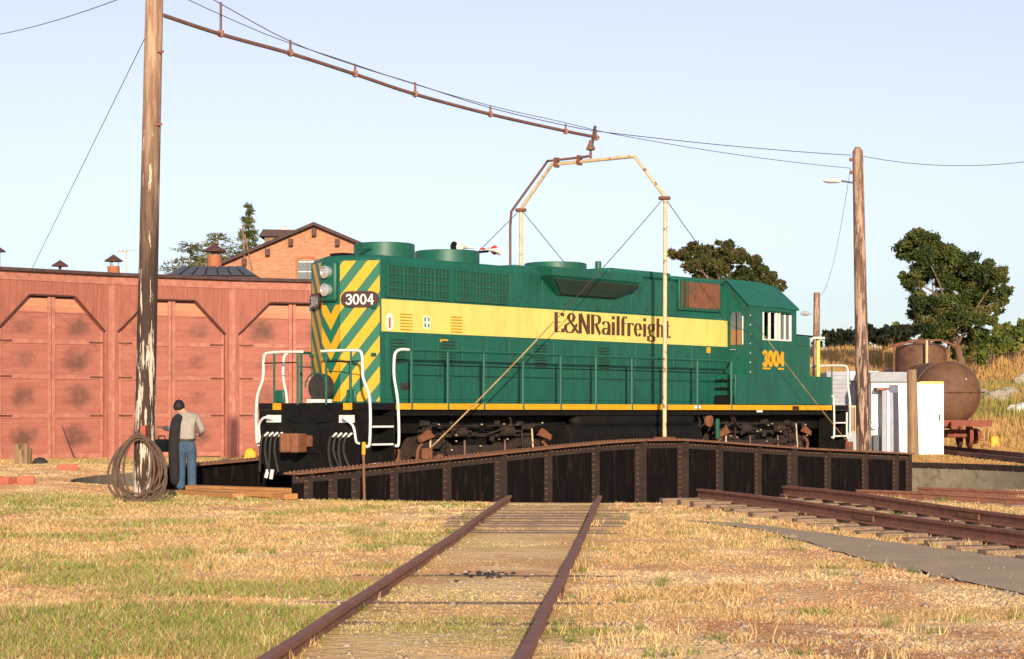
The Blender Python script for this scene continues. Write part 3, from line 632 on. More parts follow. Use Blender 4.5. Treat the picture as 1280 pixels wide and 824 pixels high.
# side details, both sides
def band(s):
    f = lambda name, m, x0, x1, z0, z1, d0, d1, p=hood, bv=0: lb(name, m, x0, x1, s * (.915 + d0), s * (.915 + d1), z0, z1, p, bv)
    f('yellow_band', M['band_yellow'], -7.78, 4.12, 3.09, 3.705, .002, .006)
    # radiator grilles
    for i, (a, b) in enumerate(((-7.63, -5.84), (-5.64, -4.02))):
        gr = f('radiator_grille', M['grille_dark'] if i == 0 else M['grille_olive'], a, b, 3.76, 4.36, .002, .008)
        bars = MB(); n = 16
        for k in range(n + 1): x = a + (b - a) * k / n; w = .018 if k % 4 else .03; bars.box(x - w, x + w, s * .924, s * .948, Lz(3.75), Lz(4.37))
        for z in (3.76, 3.92, 4.06, 4.20, 4.36): bars.box(a - .03, b + .03, s * .926, s * .951, Lz(z) - .014, Lz(z) + .014)
        bars.build('grille_bars', G, gr, smooth=False)
    # hood doors under the band, with latches
    xs = np.linspace(-7.66, 4.06, 17)
    for k in range(16):
        d = f('hood_door', G, xs[k] + .012, xs[k + 1] - .012, 1.80, 3.03, .002, .016, bv=.006)
        l = MB()
        for z in (2.1, 2.72): l.box(xs[k + 1] - .09, xs[k + 1] - .05, s * .933, s * .952, Lz(z), Lz(z + .07))
        l.build('door_latch', G, d)
        if k in (0, 2, 6, 9): 
            lv = MB()
            for z in np.arange(2.50, 2.98, .062): lv.box(xs[k] + .12, xs[k] + .50, s * .933, s * .956, Lz(z), Lz(z + .022))
            lv.build('louvre', B_ if False else M['grille_dark'], d)
    for a in (-7.27, -5.80):
        lv = MB()
        for z in np.arange(3.14, 3.44, .058): lv.box(a, a + .34, s * .923, s * .946, Lz(z), Lz(z + .018))
        lv.build('louvre', M['stripe_yellow'], hood)
    # upper hood panels forward of the grilles
    us = [-3.95, -2.9, -1.85, -.8, .25, 1.3, 2.0]
    for k in range(6): f('hood_panel', G, us[k] + .01, us[k + 1] - .01, 3.74, 4.40 if us[k] < .2 else 4.5, .002, .010, bv=.004)
    bl = MB()
    for x in np.arange(-3.8, 1.9, .42): bl.lathe([(.018, -.012), (.02, .012)], (x, s * .93, Lz(3.84)), 6, 'y')
    bl.build('panel_bolts', M['grille_dark'], hood)
    fw = MB()
    for x in np.arange(-7.5, 4.0, .63): fw.box(x, x + .02, s * .917, s * .924, Lz(3.04), Lz(3.08))
    fw.build('seam_strip', G, hood)
    rr_ = MB()
    for z in (3.72, 4.41, 3.06):
        for x in np.arange(-7.7, 4.05, .14): rr_.lathe([(.009, -.008), (.010, .008)], (x, s * .923, Lz(z)), 5, 'y')
    tag(rr_.build('rivet_rows', G, hood, smooth=False), kind='stuff')
    # flared intake box
    top, mid, bot = 4.60, 4.38, 4.02; A = [(-3.05, 1.27, top), (.22, 1.27, top), (.22, 1.27, mid), (-3.05, 1.27, mid)]
    V = [(-3.05, .90, top), (.22, .90, top), (.22, 1.28, top - .03), (-3.05, 1.28, top - .03), (-3.0, 1.28, mid + .02), (.17, 1.28, mid + .02), (-.42, .98, bot), (-2.45, .98, bot), (-.42, .90, bot), (-2.45, .90, bot), (-3.0, .90, mid), (.17, .90, mid)]
    ib = MB().add([(x, y * s, Lz(z)) for x, y, z in V], [(0, 1, 2, 3), (3, 2, 5, 4), (4, 5, 6, 7), (7, 6, 8, 9), (4, 7, 9, 10), (3, 4, 10, 0), (5, 11, 8, 6), (2, 1, 11, 5), (0, 10, 9, 8, 11, 1)]).build('intake_box', G, hood, smooth=False)
    fixn(ib)
    sc = MB(); V = [(-2.9, 1.262, mid - .04), (.06, 1.262, mid - .04), (-.46, 1.015, bot + .04), (-2.40, 1.015, bot + .04)]
    d = Vector((0, s * .02, -.02)); sc.prism([(x, y * s, Lz(z)) for x, y, z in V], d); sc.build('intake_screen', M['grille_dark'], ib, smooth=False)
    for x0, x1 in ((-2.02, -2.0), (-.9, -.88)): pass
    # screened filter box just behind the cab
    fb = f('filter_frame', G, 2.05, 3.76, 3.88, 4.60, .002, .06, bv=.012)
    f('filter_screen', M['screen_brown'], 2.42, 3.66, 3.95, 4.53, .062, .070, fb); f('filter_screen', M['grille_olive'], 2.14, 2.42, 3.95, 4.53, .062, .069, fb)
    br = MB()
    for x in np.linspace(2.14, 3.66, 9): br.box(x - .012, x + .012, s * .986, s * 1.0, Lz(3.94), Lz(4.54))
    br.build('screen_bars', M['screen_brown'], fb)
    # signs and small lettering
    pts = [(-7.56 + .11 * math.cos(a) * 1, .915 * s + .007 * s, Lz(3.26) + (.15 * math.sin(a) if math.sin(a) < 0 else .19 * math.sin(a))) for a in np.linspace(0, 2 * math.pi, 16, endpoint=False)]
    sg = MB().prism(pts, (0, .003 * s, 0)).build('extinguisher_sign', W_, hood, smooth=False); f('red_bar', M['sign_red'], -7.585, -7.535, 3.16, 3.36, .0115, .014, sg)
    q = f('first_aid_sign', W_, -6.60, -6.40, 3.18, 3.42, .007, .010); f('sign_field', M['sign_green'], -6.575, -6.425, 3.205, 3.395, .0105, .0125, q)
    f('white_cross', W_, -6.525, -6.475, 3.215, 3.385, .013, .015, q); f('white_cross', W_, -6.57, -6.43, 3.275, 3.325, .0155, .0165, q)
    for x, w in ((-6.12, .24),): f('small_marking', Y_, x, x + w, 2.93, 2.985, .018, .020)
    f('yellow_tag', Y_, 3.22, 3.38, 2.93, 3.06, .018, .022); f('small_plate', M['rubber'], -7.30 + .03, -6.95, 1.98, 2.12, .018, .022)
    T = letters('E&NRailfreight', .41, 4.30, .115, .016).build('lettering', M['text_brown'], hood, smooth=False)
    T['label'] = 'brown lettering reading E&N Railfreight'
    put(T, (-2.52, -.9225, Lz(3.24)) if s < 0 else (1.78, .9225, Lz(3.24)), 0 if s < 0 else math.pi)
for s in (-1, 1): band(s)
# raised roof hatches
lb('roof_hatch', M['roof_green'], -.35, 2.0, -.80, .80, 4.547, 4.72, hood, .06); lb('roof_hatch', M['roof_green'], 2.02, 4.1, -.86, .86, 4.548, 4.66, hood, .08)
lb('roof_hatch', M['roof_green'], -3.6, -.5, -.74, .74, 4.547, 4.60, hood, .03)
def fan(t, r, h):
    f = MB().lathe([(r, 0), (r, h), (r - .03, h + .012), (r - .05, h), (r - .05, h - .10)], (t, 0, Lz(4.546)), 32).build('roof_fan', G, hood)
    bl = MB()
    for k in range(8):
        a = k * math.pi / 4; bl.tube([(t, 0, Lz(4.546) + h - .05), (t + (r - .06) * math.cos(a), (r - .06) * math.sin(a), Lz(4.546) + h - .05)], .012, 5)
    bl.build('fan_guard', M['grille_dark'], f)
fan(-6.72, .60, .30); fan(-4.84, .66, .27); fan(-1.27, .68, .23)
MB().lathe([(.07, 0), (.07, .28), (.05, .29)], (-.12, -.3, Lz(4.6)), 12).build('exhaust_stack', G, hood)
MB().tube([(-7.75, -.2, Lz(4.6)), (-7.75, -.2, Lz(4.70)), (-7.3, -.2, Lz(4.72))], .02, 6).build('grab_iron', G, hood); lb('roof_cap', B_, -8.05, -7.75, -.18, .18, 4.55, 4.60, hood)
hr = MB().tube([(-4.02, -.1, Lz(4.54)), (-4.02, -.1, Lz(4.86))], .03, 8).build('horn_bracket', B_, hood)
MB().tube([(-4.05, -.42, Lz(4.86)), (-3.95, .4, Lz(4.86))], .025, 6).build('horn_manifold', B_, hr)
for i, (y, dr, mm) in enumerate(((-.40, 1, 'white_paint'), (-.18, 1, 'sign_red'), (.05, -1, 'white_paint'), (.3, -1, 'black_steel'))):
    c = (-4.02 + .1 * (i % 2), y, Lz(4.90 + .03 * i))
    MB().lathe([(.02, -.08), (.025, .12), (.045, .26), (.095, .36), (.10, .37), (.07, .34)] if dr > 0 else [(.10, -.37), (.095, -.36), (.045, -.26), (.025, -.12), (.02, .08)], c, 12, 'x').build('horn', M[mm], hr)
# cab
EV, PK = 4.05, 4.63
def cab():
    c = MB(); x0, x1 = 4.15, 6.22
    cab_o = lb('cab', G, x0, x1, -1.44, 1.44, 1.73, 1.80)
    def P(y, z): return (y, z)
    for s in (-1, 1):
        y0, y1 = 1.44 * s, 1.50 * s; wx0, wx1, wz0, wz1 = 4.74, 6.03, 3.26, 3.92
        for nm, a, b, c_, d in (('cab_side', x0, x1, 2.42, wz0), ('cab_side', x0, wx0, wz0, wz1), ('cab_side', wx1, x1, wz0, wz1), ('cab_side', x0, x1, wz1, EV)):
            lb(nm, G, a, b, y0, y1, c_, d, cab_o)
        lb('cab_side', G, x0, x1, y0, y1, 1.74, 2.42, cab_o)
        # window frame, sashes and panes
        w = lb('window_frame', W_, wx0, wx0 + .05, y0 - .01 * s, y1 + .012 * s, wz0, wz1, cab_o)
        for a, b in ((5.06, 5.09), (5.34, 5.40), (5.50, 5.53), (5.74, 5.77), (5.98, 6.03)): lb('sash', W_, a, b, y0 + .01 * s, y1 + .006 * s, wz0, wz1 - (.0 if a < 5.6 else .03), w)
        lb('sash', W_, 5.53, 6.0, y0 + .012 * s, y1 + .004 * s, wz0, wz0 + .035, w); lb('sash', W_, 4.79, 5.34, y0 + .012 * s, y1 + .004 * s, wz0, wz0 + .03, w)
        lb('window_pane', M['glass_pane'], 5.54, 5.97, y0 + .025 * s, y0 + .03 * s, wz0 + .04, wz1 - .03, w)
        if s > 0: lb('window_pane', M['glass_pane'], 4.8, 5.53, y0 + .027 * s, y0 + .031 * s, wz0 + .04, wz1 - .002, w)  # opaque dark pane added to block bright sky seen through the cab
        lb('drip_rail', G, wx0 - .06, wx1 + .06, y1 + .001 * s, y1 + .03 * s, wz1 + .03, wz1 + .055, cab_o)
        bx = lb('battery_box', G, 3.50, 8.0, .93 * s if False else 1.02 * s, 1.468 * s, 1.735, 2.40, lo, .02) if False else None
        n = letters('3004', .33, .98, .115, .10).build('cab_number', Y_, cab_o, smooth=False); n['label'] = 'yellow number 3004 on the cab side'
        put(n, (4.72 if s < 0 else 5.72, 1.5025 * s, Lz(2.66)), 0 if s < 0 else math.pi)
        lb('small_marking', Y_, 4.74, 5.08, 1.5015 * s, 1.504 * s, 2.57, 2.61, cab_o); lb('small_marking', Y_, 5.42, 5.68, 1.5015 * s, 1.504 * s, 2.57, 2.61, cab_o)
        be = MB()
        for z in np.arange(2.5, 4.0, .22): be.lathe([(.016, -.006), (.016, .008)], (x0 + .05, 1.503 * s, Lz(z)), 6, 'y')
        be.build('rivet_row', M['white_paint'], cab_o)
    # rear and front walls
    sec = [(-1.5, 1.74), (1.5, 1.74), (1.5, EV), (.92, PK), (-.92, PK), (-1.5, EV)]
    for x, nm, dx in ((x0 - .002, 'cab_rear_wall', .05), (x1, 'cab_front_wall', .05)):
        MB().prism([(x, y * .999, Lz(z - .003)) for y, z in sec], (dx, 0, 0)).build(nm, G, cab_o, smooth=False)
    # roof with sloping sides and a raked front edge
    V = []
    for x, lift in ((x0 - .06, 0), (5.55, 0), (x1 + .12, -.10)):
        ff = .0 if lift == 0 else -.02
        V += [(x, -1.53, Lz(EV - .01) + ff * 2), (x, -.92, Lz(PK + .015) + lift), (x, .92, Lz(PK + .015) + lift), (x, 1.53, Lz(EV - .01) + ff * 2), (x, 1.53, Lz(EV + .03) + ff), (x, .92, Lz(PK + .055) + lift), (x, -.92, Lz(PK + .055) + lift), (x, -1.53, Lz(EV + .03) + ff)]
    F = [tuple(range(8)), tuple(range(23, 15, -1))]
    for i in range(2): F += [(i * 8 + k, i * 8 + 8 + k, i * 8 + 8 + (k + 1) % 8, i * 8 + (k + 1) % 8) for k in range(8)]
    fixn(MB().add(V, F).build('cab_roof', M['roof_green'], cab_o, smooth=False))
    # rear windows with arched heads, plywood below
    for s in (-1, 1):
        yc = 1.17 * s; hw = .17; z0, z1 = 3.13, 3.92
        pts = [(x0 - .008, yc - hw, Lz(z0)), (x0 - .008, yc + hw, Lz(z0))] + [(x0 - .008, yc + hw * math.cos(a), Lz(z1 - .14 + .14 * math.sin(a))) for a in np.linspace(0, math.pi, 9)]
        rw = MB().prism(pts, (-.012, 0, 0)).build('rear_window', M['glass_pane'], cab_o, smooth=False)
        MB().box(x0 - .026, x0 - .0205, yc - hw + .01, yc + hw - .01, Lz(z0 + .01), Lz(3.48)).build('plywood_sheet', M['ply_brown'], rw)
        MB().tube([(x0 - .02, yc - hw, Lz(z0)), (x0 - .02, yc - hw, Lz(z1 - .12))], .014, 6).build('window_bead', W_, rw); MB().tube([(x0 - .03, yc, Lz(z0)), (x0 - .03, yc, Lz(3.9))], .012, 6).build('window_bead', B_, rw)
        MB().tube([(x0 - .03, 1.0 * s, Lz(3.02)), (x0 - .06, 1.0 * s, Lz(3.02)), (x0 - .06, 1.16 * s, Lz(3.02))], .012, 6).build('door_handle', M['lens_glass'], cab_o)
        # windscreens
        lb('windscreen', M['glass_pane'], x1 + .052, x1 + .058, .25 * s, 1.2 * s, 3.45, 4.05, cab_o)
    # seat and control stand inside
    st = lb('driver_seat', M['cloth_black'], 4.7, 5.15, -1.1, -.65, 2.6, 2.75, cab_o, .04); lb('seat_back', M['cloth_black'], 4.68, 4.78, -1.1, -.65, 2.75, 3.4, st, .04)
    lb('control_stand', B_, 5.3, 5.9, -.55, .1, 1.8, 3.2, cab_o, .03)
cab()
for s in (-1, 1):
    lb('battery_box', G, 3.62, 8.0, .93 * s, 1.468 * s, 1.732, 2.43, lo, .012)
    st = MB(); st.box(3.48, 3.60, 1.0 * s, 1.44 * s, Lz(1.73), Lz(1.95)); st.box(3.48, 3.6, 1.0 * s, 1.44 * s, Lz(2.1), Lz(2.13)); st.box(3.5, 3.61, 1.0 * s, 1.44 * s, Lz(2.28), Lz(2.31)); st.build('cab_steps', B_, lo)
nose = lb('low_nose', G, 6.28, 8.05, -.85, .85, 1.732, 3.46, lo, .08)
lb('nose_seam', M['grille_dark'], 6.35, 8.0, -.853, -.851, 3.2, 3.22, nose)
MB().tube([(6.3, -.7, Lz(3.50)), (8.6, -.7, Lz(3.46))], .022, 8).build('nose_rail', B_, lo); MB().tube([(8.55, -.75, Lz(1.73)), (8.55, -.75, Lz(3.46))], .05, 8).build('front_post', M['band_yellow'], lo); lb('post_cap', W_, 8.35, 8.7, -.86, -.62, 3.40, 3.46)
# side handrails and stanchions
RZ = 2.73
for s in (-1, 1):
    y = 1.475 * s
    MB().tube([(-7.62, y, Lz(RZ)), (3.45, y, Lz(RZ)), (4.05, 1.56 * s, Lz(3.28))], .026, 8).build('handrail', G, lo)
    MB().tube([(-7.6, y, Lz(RZ - .28)), (3.3, y, Lz(RZ - .28))], .011, 6).build('safety_chain', B_, lo)
    for x in SX: MB().tube([(x, y, Lz(1.60)), (x, y, Lz(RZ))], .03, 6).build('stanchion', G, lo)
    MB().tube(bez([(-7.62, y, Lz(RZ)), (-7.85, y, Lz(RZ)), (-7.99, y, Lz(RZ - .06)), (-8.03, y, Lz(RZ - .2)), (-8.03, y, Lz(2.2)), (-7.93, y, Lz(1.75)), (-7.93, 1.5 * s, Lz(1.0)), (-8.02, 1.5 * s, Lz(.93))], 4), .027, 8).build('end_handrail', W_, lo)
    MB().tube(bez([(8.0, y, Lz(1.95)), (8.08, y, Lz(1.85)), (8.1, y, Lz(1.0)), (8.0, y, Lz(.93))], 4), .025, 8).build('end_handrail', W_, lo)
    MB().tube(bez([(8.85, .35 * s, Lz(2.73)), (8.85, 1.2 * s, Lz(2.73)), (8.85, 1.42 * s, Lz(2.66)), (8.85, 1.44 * s, Lz(2.2)), (8.85, 1.5 * s, Lz(1.75)), (8.85, 1.5 * s, Lz(.95))], 4), .027, 8).build('end_handrail', W_, lo)
    MB().tube(bez([(8.7, 1.49 * s, Lz(1.55)), (8.7, 1.49 * s, Lz(.95)), (8.8, 1.49 * s, Lz(.92))], 3), .022, 8).build('end_handrail', W_, lo)
    MB().tube([(8.8, 1.0 * s, Lz(1.73)), (8.8, 1.0 * s, Lz(2.72))], .02, 6).build('stanchion', G, lo)
    # rear end handrails
    x = -8.72
    MB().tube(bez([(x, .25 * s, Lz(2.70)), (x, 1.1 * s, Lz(2.70)), (x, 1.30 * s, Lz(2.62)), (x, 1.33 * s, Lz(2.2)), (x, 1.5 * s, Lz(1.8)), (x, 1.5 * s, Lz(1.0)), (x, 1.4 * s, Lz(.93))], 4), .027, 8).build('end_handrail', W_, lo)
    for yy in (.38, 1.02): MB().tube([(x, yy * s, Lz(1.7)), (x, yy * s, Lz(2.70))], .022, 6).build('stanchion', G, lo)
    MB().tube([(x, .38 * s, Lz(2.5)), (x, 1.3 * s, Lz(2.5))], .012, 6).build('safety_chain', B_, lo)
    MB().tube(bez([(-8.82, .95 * s, Lz(1.42)), (-8.95, 1.05 * s, Lz(1.45)), (-8.9, 1.25 * s, Lz(1.3)), (-8.85, 1.28 * s, Lz(1.02)), (-8.85, 1.36 * s, Lz(.98))], 4), .024, 8).build('uncoupling_lever', W_, lo)
    MB().tube([(x, .98 * s, Lz(1.44)), (x - .1, .2 * s, Lz(1.36))], .014, 6).build('uncoupling_rod', B_, lo)
    # step wells
    for e, xa, xb in ((-1, -8.68, -8.02), (1, 8.12, 8.76)):
        sw = lb('step_well', B_, xa, xb, 1.02 * s, 1.12 * s, .55, 1.598); lb('step_side', B_, xa, xa + .03, 1.12 * s, 1.48 * s, .55, 1.598, sw); lb('step_side', B_, xb - .03, xb, 1.12 * s, 1.48 * s, .55, 1.598, sw)
        for z in (.58, .94, 1.27):
            tr = lb('step_tread', B_, xa + .04, xb - .04, 1.13 * s, 1.47 * s, z, z + .03, sw)
            lb('step_edge', W_, xa + .04, xb - .04, 1.473 * s, 1.49 * s, z, z + .035, sw)
    # rear platform fittings
    lb('lift_lug', G, -8.66, -8.6, .83 * s, 1.07 * s, 1.73, 1.98, lo, .03); lb('yellow_block', Y_, -8.74, -8.705, .84 * s, 1.04 * s, 1.60, 1.725)
    lb('white_plate', W_, -8.79, -8.765, .78 * s, 1.16 * s, 1.36, 1.50)
    for k in range(4):
        yy = (.72 + .13 * k) * s; MB().tube(bez([(-8.79, yy, Lz(1.14)), (-8.93, yy + .02, Lz(1.08)), (-8.95, yy + .05, Lz(.8)), (-8.9, yy + .12 * s * (k % 2), Lz(.42))], 4), .022, 7).build('air_hose', M['rubber'], lo)
        MB().tube([(-8.79, yy, Lz(1.16)), (-8.90, yy + .01, Lz(1.10))], .024, 7).build('hose_coupling', W_, lo)
MB().tube([(-8.90, .88, Lz(.46)), (-8.92, .90, Lz(.28))], .035, 7).build('hose_end', W_, lo); MB().tube([(-8.90, 1.0, Lz(.46)), (-8.93, 1.03, Lz(.30))], .035, 7).build('hose_end', W_, lo)
mb = MB().prism([(-8.76, -1.0, Lz(1.60)), (-8.76, 1.0, Lz(1.60)), (-8.76, 1.25, Lz(1.3)), (-8.76, 1.25, Lz(.35)), (-8.76, -1.25, Lz(.35)), (-8.76, -1.25, Lz(1.3))], (.05, 0, 0)); mb.build('pilot_plate', B_, lo, smooth=False)
mb = MB().prism([(8.81, -1.0, Lz(1.60)), (8.81, 1.0, Lz(1.60)), (8.81, 1.25, Lz(1.3)), (8.81, 1.25, Lz(.35)), (8.81, -1.25, Lz(.35)), (8.81, -1.25, Lz(1.3))], (.05, 0, 0)); mb.build('pilot_plate', B_, lo, smooth=False)
for e in (-1, 1):
    cp = MB(); x = 8.77 * e
    cp.box(x, x + .28 * e, -.11, .11, Lz(.90), Lz(1.12)); co = cp.build('coupler', M['orange_rust'], lo, bevel=.02)
    k = MB(); xx = x + .22 * e
    k.prism([(xx, -.15, Lz(.80)), (xx + .32 * e, -.22, Lz(.80)), (xx + .40 * e, -.10, Lz(.80)), (xx + .24 * e, -.04, Lz(.80)), (xx + .24 * e, .10, Lz(.80)), (xx + .38 * e, .17, Lz(.80)), (xx + .34 * e, .26, Lz(.80)), (xx, .2, Lz(.80))], (0, 0, .36)); fixn(k.build('knuckle', M['orange_rust'], co, smooth=False, bevel=.03))
    lb('draft_pocket', B_, x, x + .04 * e, -.28, .28, .78, 1.24, co)
drum = MB().lathe([(.08, -.10), (.24, -.10), (.26, -.07), (.26, .10), (.24, .12), (.08, .12)], (-8.50, -.02, Lz(2.02)), 24, 'x').build('drum_cover', M['rubber'], lo); lb('drum_cradle', W_, -8.66, -8.40, -.22, .2, 1.735, 1.80, drum)
MB().tube([(-8.62, -.27 * math.cos(R(0)), Lz(2.02))] + [(-8.62, .28 * -math.cos(R(a)), Lz(2.02) + .28 * math.sin(R(a))) for a in range(20, 181, 20)], .014, 6).build('drum_strap', G, drum)
# fuel tank, air reservoirs, battery of pipes below the sill
tk = [(-1.30, 1.30), (1.30, 1.30), (1.42, 1.1), (1.42, .72), (1.2, .42), (-1.2, .42), (-1.42, .72), (-1.42, 1.1)]
MB().prism([(-2.55, y, Lz(z)) for y, z in tk], (4.9, 0, 0)).build('fuel_tank', B_, lo, smooth=False, bevel=.05)
for s in (-1, 1):
    MB().lathe([(.02, -2.3), (.16, -2.2), (.19, -2.1), (.19, 2.0), (.16, 2.1), (.02, 2.2)], (0, 1.2 * s, Lz(1.38)), 14, 'x').build('air_reservoir', B_, lo)
    MB().lathe([(.10, 0), (.15, .02), (.15, .07), (.10, .09)], (2.75, 1.36 * s, Lz(1.36)), 14, 'y').build('fuel_gauge', M['orange_rust'], lo)
    MB().tube([(3.0, 1.38 * s, Lz(.95)), (3.0, 1.38 * s, Lz(1.4))], .05, 8).build('filler_pipe', G, lo)
    for k in range(7):
        x = random.uniform(-7, 7); MB().tube(bez([(x, 1.25 * s, Lz(1.55)), (x + .1, 1.28 * s, Lz(1.3)), (x + random.uniform(-.6, .6), 1.22 * s, Lz(1.12))], 3), .02, 6).build('brake_pipe', M['truck_dirt'], lo)
    lb('sill_tag', W_, 1.9, 2.15, 1.489 * s, 1.493 * s, 1.64, 1.70); lb('sill_tag', W_, 4.5, 4.75, 1.489 * s, 1.494 * s, 1.55, 1.60); lb('rust_patch', M['truck_dirt'], 6.1, 6.4, 1.489 * s, 1.494 * s, 1.61, 1.70)
# trucks
def truck(c):
    t = MB(); t.box(c - .35, c + .35, -1.0, 1.0, Lz(.78), Lz(1.14)); tr = t.build('truck', M['black_steel'], lo, bevel=.03)
    D = M['truck_dirt']
    for e in (-1, 1):
        ax = c + 1.372 * e
        MB().tube([(ax, -.72, Lz(.61)), (ax, .72, Lz(.61))], .09, 10).build('axle', B_, tr)
        for s in (-1, 1):
            MB().lathe([(.08, -.06), (.20, -.06), (.24, -.03), (.40, -.02), (.44, -.06), (.508, -.06), (.515, .05), (.545, .06), (.545, .09), (.2, .07), (.08, .07)] if s < 0 else [(.08, -.07), (.2, -.07), (.545, -.09), (.545, -.06), (.515, -.05), (.508, .06), (.44, .06), (.40, .02), (.24, .03), (.20, .06), (.08, .06)], (ax, .755 * s, Lz(.61)), 28, 'y').build('wheel', M['girder_rust'], tr)
            MB().box(ax - .16, ax + .16, .98 * s, 1.22 * s, Lz(.46), Lz(.80)).build('journal_box', D, tr, bevel=.04)
            MB().lathe([(.10, -.015), (.12, .0), (.12, .03)] if s > 0 else [(.12, -.03), (.12, 0), (.10, .015)], (ax, 1.235 * s, Lz(.63)), 12, 'y').build('journal_cap', M['orange_rust'], tr)
            for dx in (-.27, .27):
                sp = MB(); hx = [(ax + dx + .075 * math.cos(a), 1.10 * s + .075 * math.sin(a), Lz(.56) + .30 * a / (9 * math.pi)) for a in np.linspace(0, 9 * math.pi, 46)]; sp.tube(hx, .017, 5); sp.build('coil_spring', D, tr)
    for s in (-1, 1):
        prof = [(-1.95, .70), (-1.85, .98), (-1.55, 1.05), (-1.1, 1.02), (-.85, .90), (.85, .90), (1.1, 1.02), (1.55, 1.05), (1.85, .98), (1.95, .70), (1.72, .66), (1.60, .84), (1.10, .84), (.9, .56), (.55, .46), (-.55, .46), (-.9, .56), (-1.10, .84), (-1.60, .84), (-1.72, .66)]
        MB().prism([(c + x, 1.02 * s, Lz(z)) for x, z in prof], (0, .14 * s, 0)).build('side_frame', D, tr, smooth=False, bevel=.02)
        ls = MB()
        for k in range(6): ls.box(c - .52 + .05 * k, c + .52 - .05 * k, 1.18 * s, 1.30 * s, Lz(.52 + .035 * k), Lz(.548 + .035 * k))
        ls.build('leaf_spring', M['orange_rust'], tr)
        MB().box(c - 1.75, c + 1.75, 1.0 * s, 1.10 * s, Lz(1.06), Lz(1.13)).build('frame_top', D, tr, bevel=.015)
        ft = MB()
        for k in range(34): fx, fz = c + random.uniform(-1.95, 1.95), random.uniform(.78, 1.36); w = random.uniform(.015, .045); ft.box(fx - w, fx + w, 1.17 * s, (1.2 + random.uniform(0, .08)) * s, Lz(fz) - w * random.uniform(.6, 2.2), Lz(fz) + w)
        tag(ft.build('fittings', M['truck_dirt'], tr, smooth=False), kind='stuff')
        bt = MB()
        for k in range(11): fx, fz = c + random.uniform(-1.9, 1.9), random.uniform(.8, 1.34); bt.lathe([(.014, -.015), (.014, .015)], (fx, 1.29 * s, Lz(fz)), 6, 'y')
        tag(bt.build('bolts', M['pipe_cream'], tr), kind='stuff')
        for e in (-1, 1):
            MB().tube([(c + .62 * e, 1.24 * s, Lz(.5)), (c + .62 * e, 1.24 * s, Lz(1.0))], .022, 6).build('swing_hanger', M['pipe_rust'], tr)
            MB().lathe([(.085, -.17), (.10, -.14), (.10, .12), (.05, .16), (.025, .17), (.025, .36)], (c + .75 * e, 1.22 * s, Lz(1.17)), 12, 'x').build('brake_cylinder', D, tr)
            MB().tube([(c + 1.2 * e, 1.2 * s, Lz(1.2)), (c + 1.24 * e, 1.22 * s, Lz(.7))], .02, 6).build('brake_lever', D, tr); MB().tube([(c + 1.55 * e, 1.18 * s, Lz(1.3)), (c + 1.6 * e, 1.2 * s, Lz(.6))], .018, 6).build('sand_pipe', M['pipe_cream'], tr)
            MB().tube([(c + .1 * e, 1.2 * s, Lz(1.28)), (c + 1.9 * e, 1.2 * s, Lz(1.30))], .016, 6).build('air_line', D, tr)
            MB().tube(bez([(c + 1.85 * e, 1.22 * s, Lz(.95)), (c + 2.0 * e, 1.24 * s, Lz(.8)), (c + 1.95 * e, 1.2 * s, Lz(.45))], 3), .035, 6).build('brake_rigging', M['orange_rust'], tr)
            MB().box(c + 2.0 * e, c + 2.10 * e, .70 * s, .82 * s, Lz(.35), Lz(.85)).build('brake_shoe', M['orange_rust'], tr, bevel=.03)
            sn = MB(); e > 5 or sn.prism([(c + 1.6 * e, 1.27 * s, Lz(1.08)), (c + 2.0 * e, 1.27 * s, Lz(.98)), (c + 2.05 * e, 1.27 * s, Lz(1.08)), (c + 1.75 * e, 1.27 * s, Lz(1.22))], (0, .06 * s, 0)); fixn(sn.build('sand_pipe_bracket', M['orange_rust'], tr, smooth=False))
truck(-5.12); truck(5.22)
